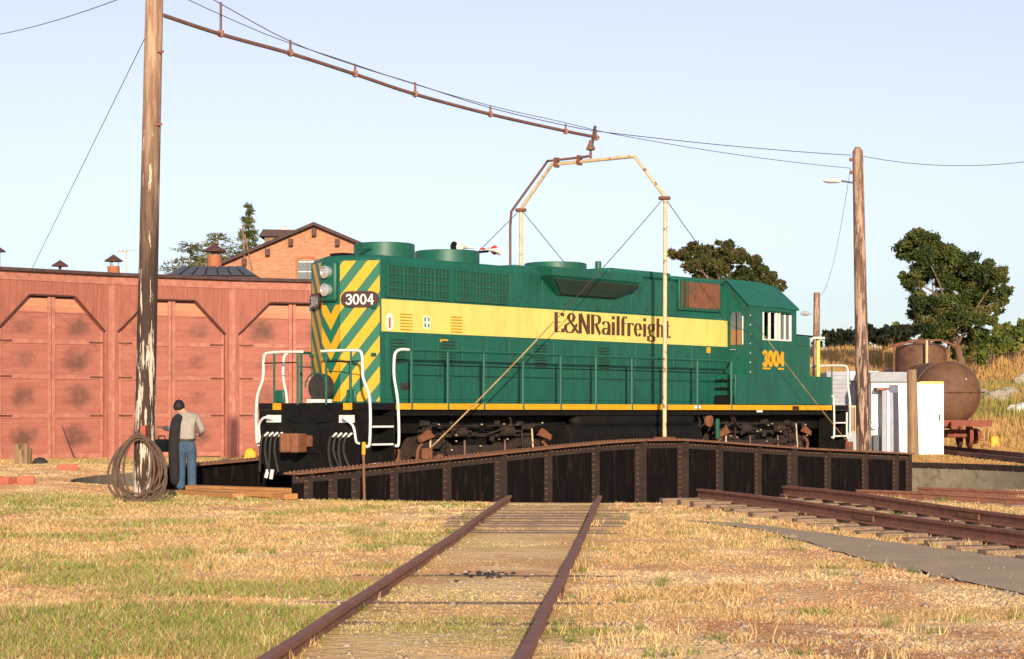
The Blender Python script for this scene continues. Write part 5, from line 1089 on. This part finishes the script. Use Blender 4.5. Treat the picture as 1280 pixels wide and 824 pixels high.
# coiled hose leaning on the pole
hz = empty('coiled_hose', (pb.x, pb.y - .28, pb.z), 0, 'brown hose coiled in big loops hung on the thick pole', 'hose')
for k in range(9):
    cx = random.uniform(-.16, .20); w = random.uniform(.28, .46); hh = random.uniform(.46, .56); top = 1.06 + random.uniform(-.06, .05); tl = random.uniform(-.14, .14); P = []
    for i in range(29):
        a = 2 * math.pi * i / 28; sx = w * math.sin(a) * (1.03 - .14 * math.cos(a)); z = top - hh + hh * math.cos(a); P.append((cx * (1 - (z / top)) + sx + tl * (z - top) * .5, -.04 * k * .35 - .02 - .22 * (1 - z / top) + .004 * math.sin(3 * a + k), max(z, .03)))
    MB().tube(P, .019, 7, False).build('hose_loop', M['hose_brown'], hz)
MB().box(.02, .10, -.05, .14, 1.02, 1.24).build('hose_hook', M['red_paint'], hz, bevel=.01)
rpst = ray(195, 600, 36.2); o = MB().lathe([(.06, 0), (.06, .62), (.045, .66), (.045, .70)], (0, 0, 0), 14).build('red_standpipe', M['red_paint']); o.location = (rpst.x, 36.0, H(rpst.x, 36.0)); tag(o, 'short red standpipe right behind the thick pole', 'standpipe')

# timbers on the pit rim
for i, (x0, x1, yt, hgt, dd) in enumerate(((238, 366, 604, .14, .0), (246, 352, 613, .10, -.35), (300, 366, 617, .10, -.62), (230, 300, 616, .08, -.62))):
    a = ray(x0, yt, 36.1 + dd); b = ray(x1, yt, 34.6 + dd); a.z = H(a.x, a.y); b.z = H(b.x, b.y); dv = (b - a); m = MB().box(0, dv.length, -.13, .13, 0, hgt).build('timber_plank', M['orange_plank'], bevel=.01); m.location = a; m.rotation_euler = (0, 0, math.atan2(dv.y, dv.x) + random.uniform(-.02, .02))
    tag(m, ('long orange brown timber along the pit edge beside the person in jeans', 'weathered plank lying in front of the long timber', 'short plank end butting the turntable girder', 'thin plank lying at the feet of the person')[i], 'plank')
# stump, bricks and debris by the roundhouse
sx = ray(29, 575, 56.); o = empty('wood_stump', (sx.x, 56, H(sx.x, 56)), 0, 'split wooden stump standing before the roundhouse door', 'stump')
for k in range(7): a = k * .9; MB().tube([(.13 * math.cos(a), .13 * math.sin(a), -.05), (.17 * math.cos(a), .16 * math.sin(a), random.uniform(.4, .62))], [.11, .08], 7).build('split_piece', M['weathered_wood'], o, smooth=False)
o = MB().lathe([(.22, 0), (.21, .08), (.13, .16), (.03, .19)], (0, 0, 0), 12).build('tyre_heap', M['rubber']); p = ray(50, 572, 56.); o.location = (p.x, 56, H(p.x, 56)); tag(o, 'low black heap beside the wooden stump', 'heap')
for i, (px, py, w, lb_) in enumerate(((84, 589, .5, 'dark red block alone on the sandy ground'), (33, 617, .28, 'red brick block beside the leaning one at the grass edge'), (8, 616, .30, 'red brick block at the left end of the loose row'), (22, 613, .2, 'small red brick tilted between two blocks'))):
    p = gnd(px, py, .08); o = MB().box(-w / 2, w / 2, -.12, .12, -.03, .15).build('brick_block', M['red_panel'], bevel=.015); o.location = (p.x, p.y, H(p.x, p.y)); o.rotation_euler = (random.uniform(-.1, .1), 0, random.uniform(-.6, .6)); tag(o, lb_, 'block')
o = MB().tube([(0, 0, 0), (-.60, .55, 1.28)], .018, 6).build('leaning_rod', M['wire_dark']); p = ray(94, 575, 62.3); o.location = (p.x, 62.3, 0.02); tag(o, 'thin dark rod leaning on the roundhouse door', 'rod')
def rock(px, py, d, w, h, label, m='rock_grey', grp='boulders on the hillside'):
    p = ray(px, py, d); bm = bmesh.new(); bmesh.ops.create_icosphere(bm, subdivisions=3, radius=1); sd = Vector((px * .37, py * .11, 2))
    from mathutils import noise as mn
    for v in bm.verts: f = 1 + .35 * mn.noise(v.co * 1.3 + sd) + .12 * mn.noise(v.co * 4 + sd); v.co = Vector((v.co.x * w * f, v.co.y * w * .8 * f, v.co.z * h * f))
    me = bpy.data.meshes.new('boulder'); bm.to_mesh(me); bm.free(); me.materials.append(M[m]); o = bpy.data.objects.new('boulder', me); scene.collection.objects.link(o); o.location = (p.x, d, H(p.x, d) + h * .25); tag(o, label, 'rock', grp)
def rockd(px, py):                     # distance where the line of sight meets the slope
    for d in np.arange(70, 150, .5):
        p = ray(px, py, d)
        if p.z <= H(p.x, d): return float(d)
    return 120.
for px, py, w, h, l in ((1228, 492, .45, .3, 'low grey boulder nearest the tank wagon end'), (1246, 498, .7, .45, 'grey boulder beside the white rock on the slope'), (1262, 490, .5, .4, 'grey boulder standing above the white rock'), (1279, 480, .55, .55, 'pale boulder high on the slope')): rock(px, py, rockd(px, py + 4), w, h, l)
rock(1276, 512, rockd(1276, 518), .8, .42, 'pale cream rock slab low on the slope', 'tarp_white')
p = ray(1243, 563, 76.); o = MB().box(-.16, .16, -.1, .1, 0, .5).build('marker_stub', M['stripe_yellow'], bevel=.05); o.location = (p.x, 76., H(p.x, 76.)); tag(o, 'small yellow stub beside the far siding', 'marker')
p = gnd(610, 720, 0); o = MB()
for k in range(60):
    a, b = random.gauss(0, .13), random.gauss(0, .22); w = random.uniform(.010, .035); z = H(p.x + a, p.y + b) - .005 + random.uniform(0, .01); q = random.uniform(0, 3)
    o.prism([(p.x + a + w * math.cos(q + t) * random.uniform(.6, 1.3), p.y + b + 1.4 * w * math.sin(q + t) * random.uniform(.6, 1.3), z) for t in (0, 1.3, 2.5, 3.8, 5.1)], (random.uniform(-.01, .01), 0, random.uniform(.006, .018)))
tag(o.build('dark_dirt', M['rubber'], smooth=False), 'scattered dark clods of oily dirt between the near rails', 'dirt', kind='stuff')
p = ray(312, 572, 60.); o = MB().prism([(-.2, 0, 0), (.2, 0, 0), (.18, 0, .28), (.05, 0, .42), (-.14, 0, .36)], (0, .3, 0)).build('yellow_block', M['stripe_yellow'], bevel=.04); o.location = (p.x, 60., H(p.x, 60.)); tag(o, 'small lump coloured yellow for the sunlight on it at the foot of the roundhouse door near the locomotive', 'block')  # stands for a small yellow-lit thing, the light put into its colour

# ================================================================== sheds at right
d = 65.; a, b = ray(1089, 478, d), ray(1180, 478, d); zt = a.z
sh = empty('white_shed', ((a.x + b.x) / 2, d, 0), 0, 'white panelled box shed behind the wooden stub post', 'shed'); hw = (b.x - a.x) / 2
X = lambda px: (px - 640) / 2500 * d - sh.location.x
Zp = lambda py: CAMH + (515 - py) / 2500 * d
MB().box(-hw, hw, 0, 2.6, 0.05, zt).build('body', M['shed_white'], sh, bevel=.03)
MB().box(-hw - .05, X(1137), -.10, 2.7, zt + .003, Zp(465)).build('roof', M['shed_grey'], sh, bevel=.03)
for i, (x0, x1) in enumerate(((1099, 1105), (1108.5, 1119))): MB().box(X(x0), X(x1), -.5, -.004, Zp(570), Zp(488 + 3 * i)).build('cabinet_shade', M['shed_grey'], sh, bevel=.015)  # grey boxes carry the shading of a recess in their colour
MB().box(X(1105.2), X(1108.3), -.52, -.005, Zp(572), Zp(490)).build('cabinet_edge', M['shed_white'], sh); MB().box(X(1092), X(1108), -.56, -.002, Zp(488), Zp(485)).build('canopy_bar', M['rail_rust'], sh)
MB().box(X(1090), X(1097.5), -.25, -.003, Zp(566), Zp(544)).build('meter_box', M['wire_grey'], sh, bevel=.02); mb = MB(); mb.lathe([(.12, -.2), (.14, -.02)], (X(1092), -.0, Zp(532)), 12, 'y'); mb.build('vent_mouth', M['shed_white'], sh)
MB().box(X(1149), X(1179), -.04, -.004, Zp(573), Zp(480)).build('panel', M['shed_white'], sh, bevel=.015); MB().box(X(1149), X(1179), -.045, -.005, Zp(479.6), Zp(477)).build('panel_lip', M['band_yellow'], sh)
MB().box(X(1152), X(1176), -.052, -.041, Zp(545), Zp(500)).build('door', M['shed_white'], sh, bevel=.008); MB().box(X(1173), X(1174.5), -.075, -.0525, Zp(526), Zp(518)).build('door_handle', M['wire_dark'], sh)
for k in range(6): x = X(1120 + 5.5 * k / 1.0 * .5); MB().box(x - .006, x + .006, -.006, -.001, .1, zt - .05).build('panel_seam', M['shed_grey'], sh)
pp = ray(1141.5, 575, 63.); o = MB().tube([(0, 0, -.05), (-.02, 0, 1.4), (-.05, 0, Zp(468) * .99)], [.18, .165, .155], 14).build('stub_post', M['weathered_wood']); o.location = (pp.x, 63, H(pp.x, 63)); tag(o, 'thick sawn wooden stub post in front of the white shed', 'post')
d = 68.; a, b = ray(1034, 464, d), ray(1094, 464, d)
gs = empty('grey_shed', ((a.x + b.x) / 2, d, 0), 0, 'grey shed with horizontal siding behind the lamp pole', 'shed'); hw = (b.x - a.x) / 2; MB().box(-hw, hw, 0.03, 2.6, 0, a.z - .05).build('body', M['shed_grey'], gs)
k = 0; z = .02
while z < a.z - .1:
    mb = MB(); mb.prism([(-hw - .02, .028, z), (-hw - .02, -.03, z), (-hw - .02, -.005, z + .14), (-hw - .02, .028, z + .14)], (2 * hw + .04, 0, 0)); fixn(mb.build('siding_board', M['shed_grey'], gs, smooth=False)); z += .146
MB().box(-hw * .1, hw + .1, -.25, 2.7, a.z - .33, a.z).build('roof_edge', M['shed_white'], gs, bevel=.05)
d = 61.; X2 = lambda px: (px - 640) / 2500 * d
tf = empty('transformer', (X2(1067), d, H(X2(1067), d)), 0, 'beige finned transformer beside the lamp pole', 'transformer')
zt, zb = CAMH + (515 - 507) / 2500 * d - tf.location.z, CAMH + (515 - 541) / 2500 * d - tf.location.z
MB().box(-.16, .16, -.1, .3, zb, zt).build('tank', M['pipe_cream'], tf, bevel=.02)
for k in range(5): MB().box(-.15 + .07 * k, -.13 + .07 * k, -.2, -.102, zb + .05, zt - .05).build('cooling_fin', M['weathered_wood'], tf)
MB().box(-.26, .26, -.18, .4, 0, zb).build('plinth', M['shed_grey'], tf)
for x in (-.12, .14): MB().tube([(x, 0, zt), (x, 0, zt + .25)], .03, 8).build('bushing', M['white_paint'], tf)
MB().tube([(.18, -.1, zb + .1), (.24, -.12, zb), (.25, -.12, .05)], .025, 6).build('drain_pipe', M['white_paint'], tf)

# ================================================================== tank wagon
tc = empty('tank_wagon', (15.25, 74.6, H(15.25, 74.6)), math.atan2(-1, -.03) , 'rusty brown old tank wagon with dome on the far siding', 'tank wagon')
# local +x points to the camera along the siding
TRs = M['tank_rust']; R0 = 1.14; cz = 2.05
prof = [(.02, -6.0), (.5, -5.96), (.85, -5.82), (1.05, -5.6), (R0, -5.3), (R0, 5.3), (1.05, 5.6), (.85, 5.82), (.5, 5.96), (.02, 6.0)]
tank = MB().lathe(prof, (0, 0, cz), 40, 'x').build('tank_barrel', TRs, tc)
for x in (-5.3, -2.6, 2.6, 5.3): MB().lathe([(R0 + .001, -.05), (R0 + .014, -.05), (R0 + .014, .05), (R0 + .001, .05)], (x, 0, cz), 40, 'x').build('seam_band', TRs, tank)
dome = MB().lathe([(.92, cz + .8), (.92, cz + 1.75), (.88, cz + 1.84), (.3, cz + 1.92), (.28, cz + 2.0), (.02, cz + 2.0)], (0, 0, 0), 28).build('dome', TRs, tc)
rl = MB()
for s in (-1, 1):
    P = [(-1.25, 1.2 * s, cz + .3), (-1.25, 1.2 * s, cz + 1.75), (-.6, 1.2 * s, cz + 2.05), (.6, 1.2 * s, cz + 2.05), (1.25, 1.2 * s, cz + 1.75), (1.25, 1.2 * s, cz + .3)]; MB().tube(P, .035, 6).build('dome_railing', M['orange_rust'], tc)
for x in (-1.25, 1.25): MB().tube([(x, -1.2, cz + 1.75), (x, -.5, cz + 2.0), (x, .5, cz + 2.0), (x, 1.2, cz + 1.75)], .035, 6).build('dome_railing', M['orange_rust'], tc); MB().tube([(x, 0, cz + 1.0), (x, 0, cz + 2.0)], .045, 6).build('railing_post', M['pipe_cream'], tc)
for s in (-1, 1): MB().tube([(-5.5, (R0 + .09) * s, cz + .05), (5.6, (R0 + .09) * s, cz + .05)], .025, 6).build('handrail', TRs, tc)
MB().tube([(5.62, -1.1, cz + .05), (5.98, -.7, cz + .05), (6.08, 0, cz + .05), (5.98, .7, cz + .05), (5.62, 1.1, cz + .05)], .02, 6).build('handrail', TRs, tc)
MB().box(-6.1, 6.1, -.3, .3, .85, 1.08).build('centre_sill', M['girder_rust'], tc)
for e in (-1, 1):
    MB().box(5.95 * e, 6.2 * e, -1.35, 1.35, .92, 1.14).build('end_beam', M['wheel_red'], tc); MB().box(4.2 * e, 4.6 * e, -.8, .8, 1.08, 1.3).build('bolster', M['wheel_red'], tc)
    MB().prism([(4.4 * e, -.7, 1.25), (4.4 * e, .7, 1.25), (4.4 * e, .95, 1.5), (4.4 * e, -.95, 1.5)], (.5 * e, 0, 0)).build('saddle', M['orange_rust'], tc, smooth=False)
    MB().box(6.18 * e, 6.6 * e, -.12, .12, .82, 1.08).build('coupler', M['wheel_red'], tc, bevel=.03)
    bg = MB().box(4.2 * e, 4.6 * e, -1.0, 1.0, .55, .80).build('bogie', M['wheel_red'], tc)
    for ax in (3.5, 5.3):
        MB().tube([(ax * e, -.75, .60), (ax * e, .75, .60)], .07, 8).build('axle', M['wheel_red'], bg)
        for s in (-1, 1): MB().lathe([(.07, -.06), (.15, -.05), (.38, -.03), (.42, -.06), (.44, .06), (.07, .06)], (ax * e, .755 * s, .60), 24, 'y').build('wheel', M['wheel_red'], bg)
    for s in (-1, 1): MB().prism([(3.2 * e, 1.0 * s, .5), (3.3 * e, 1.0 * s, .75), (4.0 * e, 1.0 * s, .85), (4.8 * e, 1.0 * s, .85), (5.5 * e, 1.0 * s, .75), (5.6 * e, 1.0 * s, .5), (5.2 * e, 1.0 * s, .5), (4.8 * e, 1.0 * s, .3), (4.0 * e, 1.0 * s, .3), (3.6 * e, 1.0 * s, .5)], (0, .12 * s, 0)).build('side_frame', M['wheel_red'], bg, smooth=False)
    MB().tube([(6.05 * e, 1.25, 1.1), (6.05 * e, 1.28, 1.9)], .02, 6).build('grab_iron', M['orange_rust'], tc); MB().tube([(6.1 * e, 1.2, .9), (6.1 * e, 1.2, .45), (6.1 * e, .9, .45)], .02, 6).build('foot_step', M['orange_rust'], tc)
for s, yy, zz, w in ((1, .5, cz + .42, .5), (1, .45, cz - .65, .3)): MB().box(5.84, 5.87, .05, .05 + w, zz, zz + .10).build('faded_marking', M['tarp_white'], tank)

# ================================================================== person with a made-up dark half beside the pole
def skin_mesh(name, joints, edges, mtl, parent, root=0, sub=2):
    me = bpy.data.meshes.new(name); me.from_pydata([j[0] for j in joints], edges, []); o = bpy.data.objects.new(name + '_rig', me); scene.collection.objects.link(o)
    o.modifiers.new('skin', 'SKIN').use_smooth_shade = True
    if not me.skin_vertices: bpy.context.view_layer.update()
    for i, j in enumerate(joints):
        r = j[1]; r = r if isinstance(r, tuple) else (r, r); sv = me.skin_vertices[0].data[i]; sv.radius = r; sv.use_root = (i == root)
    m = o.modifiers.new('sub', 'SUBSURF'); m.levels = sub; m.render_levels = sub
    dg = bpy.context.evaluated_depsgraph_get(); e = bpy.data.meshes.new_from_object(o.evaluated_get(dg)); bpy.data.objects.remove(o)
    e.name = name; e.materials.clear(); e.materials.append(mtl); q = bpy.data.objects.new(name, e); scene.collection.objects.link(q); q.parent = parent; return q
def chain(joints, edges, pts, start):
    prev = start
    for p, r in pts: joints.append((p, r)); edges.append((prev, len(joints) - 1)); prev = len(joints) - 1
    return prev
def person(loc, rz, label, head_tilt, arms, shirt, trousers, cap, scale=1.0, lean=.0, added_bulk=False):
    p = empty('person', loc, rz, label, 'person'); p.scale = (scale,) * 3
    sh = Vector((0, lean, 1.40)); hd = sh + Vector(head_tilt); nk = sh.lerp(hd, .42)
    # body: one skin-coloured figure
    J = [((0, 0, .95), (.09, .07))]; E_ = []
    ch = chain(J, E_, [((0, lean * .4, 1.15), (.09, .06)), ((0, lean * .9, 1.34), (.10, .065)), ((nk.x, nk.y, nk.z), (.052, .055)), ((nk.lerp(hd, .6)), (.072, .082)), (hd, (.078, .092)), (hd + Vector((0, 0, .09)), (.055, .068))], 0)
    for s in (-1, 1):
        chain(J, E_, [((.095 * s, 0, .82), (.065, .065)), ((.105 * s, .03, .49), (.05, .052)), ((.11 * s, -.01, .09), (.038, .042)), ((.12 * s, .09, .04), (.04, .03)), ((.125 * s, .17, .035), (.035, .022))], 0)
        el, ha = arms[0 if s < 0 else 1]; a = chain(J, E_, [((.17 * s, lean * .9, 1.36), .045), (tuple(el), .036), (tuple(Vector(el).lerp(Vector(ha), .92)), .028), (ha, (.035, .018))], 2)
        d = (Vector(ha) - Vector(el)).normalized(); side = d.cross(Vector((0, 0, 1))).normalized() if abs(d.z) < .95 else Vector((0, 1, 0))
        for k in range(4): b = Vector(ha) + side * (.022 * (k - 1.5)) + d * .045; L = (.032, .038, .036, .028)[k]; chain(J, E_, [(b, .0085), (b + d * L + Vector((0, 0, -.012)), .008), (b + d * L * 1.6 + Vector((0, 0, -.035)), .007)], a)
        b = Vector(ha) - side * .042 * s; chain(J, E_, [(b, .010), (b + d * .035 - side * .01 * s, .008)], a)
    body = skin_mesh('body', J, E_, M['skin'], p)
    # nose and ears
    f = Vector((head_tilt[0], head_tilt[1] + .05, 0)); 
    for s in (-1, 1): MB().lathe([(.008, -.02), (.026, -.005), (.026, .006), (.01, .016)], tuple(hd + Vector((.082 * s, .0, .0))), 8, 'x').build('ear', M['skin'], body)
    MB().add([tuple(hd + Vector(q)) for q in ((0, .125, -.03), (-.016, .095, -.035), (.016, .095, -.035), (0, .092, .03))], [(0, 1, 2), (0, 3, 1), (0, 2, 3)]).build('nose', M['skin'], body)
    for s in (-1, 1): MB().lathe([(.004, 0), (.012, .006), (.004, .012)], tuple(hd + Vector((.032 * s, .086, .02))), 8, 'y').build('eye', M['hair_black'], body)
    MB().box(hd.x - .025, hd.x + .025, hd.y + .088, hd.y + .096, hd.z - .062, hd.z - .054).build('mouth', M['red_panel'], body)
    # hair or cap
    bm = bmesh.new(); bmesh.ops.create_uvsphere(bm, u_segments=16, v_segments=12, radius=1)
    bmesh.ops.delete(bm, geom=[v for v in bm.verts if v.co.z < -.35 and v.co.y > -.2 or v.co.z < -.55 or (v.co.y > .55 and v.co.z < .35)], context='VERTS'); me = bpy.data.meshes.new('hair')
    for v in bm.verts: v.co = Vector((v.co.x * .094, v.co.y * .112, v.co.z * .118)) + hd + Vector((0, -.005, .035))
    bm.to_mesh(me); bm.free(); me.materials.append(M['hair_black']); h = bpy.data.objects.new(cap, me); scene.collection.objects.link(h); h.parent = p
    h.modifiers.new('t', 'SOLIDIFY').thickness = -.01; me.polygons.foreach_set('use_smooth', [True] * len(me.polygons))
    # shirt
    J = [((0, .0, .90), (.168, .128))]; E_ = []; chain(J, E_, [((0, lean * .2, 1.02), (.168, .128)), ((0, lean * .45, 1.15), (.168, .125)), ((0, lean * .9, 1.34), (.172, .12)), ((nk.x * .6, lean + .0, 1.43), (.07, .07))], 0)
    if added_bulk: J[0] = ((0, 0, .66), (.20, .16)); J[1] = ((0, 0, .95), (.19, .15))
    for s in (-1, 1):
        el, ha = arms[0 if s < 0 else 1]; chain(J, E_, [((.17 * s, lean * .9, 1.365), (.075, .075)), (tuple(el), .058), (tuple(Vector(el).lerp(Vector(ha), .80)), .045)], 3)
    skin_mesh('jacket' if added_bulk else 'shirt', J, E_, shirt, p)
    J = [((0, 0, .99), (.15, .112)), ((0, -.01, .88), (.155, .125))]; E_ = [(0, 1)]
    for s in (-1, 1): chain(J, E_, [((.088 * s, 0, .78), (.102, .11)), ((.095 * s, .03, .49), (.092, .092)), ((.10 * s, -.01, .14), (.082, .085)), ((.10 * s, -.005, .05), (.084, .09))], 1)
    tr = skin_mesh('trousers', J, E_, trousers, p)
    if not added_bulk: MB().lathe([(.165, .935), (.168, .95), (.165, .97)], (0, 0, 0), 20).build('belt', M['belt'], p).scale = (1, .78, 1)
    for s in (-1, 1):
        J = [((.11 * s, -.03, .05), (.046, .045)), ((.12 * s, .09, .045), (.048, .04)), ((.125 * s, .18, .035), (.04, .028))]; skin_mesh('shoe', J, [(0, 1), (1, 2)], M['shoe_brown'], p)
    return p
bx = ray(233, 600, 36.1)
man = person((bx.x, 36.1, H(bx.x, 36.1)), R(4), 'person in dark cap, grey shirt and jeans with a made-up black shape for the dark side', (-.15, .08, .12), (((-.30, .10, 1.14), (-.46, .16, 1.18)), ((.28, .10, 1.12), (.20, .32, 1.04))), M['shirt_grey'], M['denim'], 'cap', 1.0, .10)
cj = [((-.10, .02, 1.42), (.08, .08)), ((-.18, .0, 1.30), (.10, .11)), ((-.21, -.02, 1.0), (.115, .12)), ((-.22, -.02, .62), (.135, .11)), ((-.20, -.02, .28), (.12, .10)), ((-.19, -.01, .12), (.10, .09))]
skin_mesh('added_bulk', cj, [(k, k + 1) for k in range(5)], M['cloth_black'], man)  # made-up black shape filling the figure's dark half
p = ray(203, 556, 36.3); o = MB().box(-.13, .13, -.1, .1, -.13, .10).build('black_case', M['rubber'], bevel=.02); MB().tube([(-.06, 0, .10), (-.05, 0, .16), (.05, 0, .16), (.06, 0, .10)], .012, 6).build('case_handle', M['rubber'], o); o.location = (p.x, 36.25, p.z); tag(o, 'dark case held out beside the person near the thick pole', 'case')
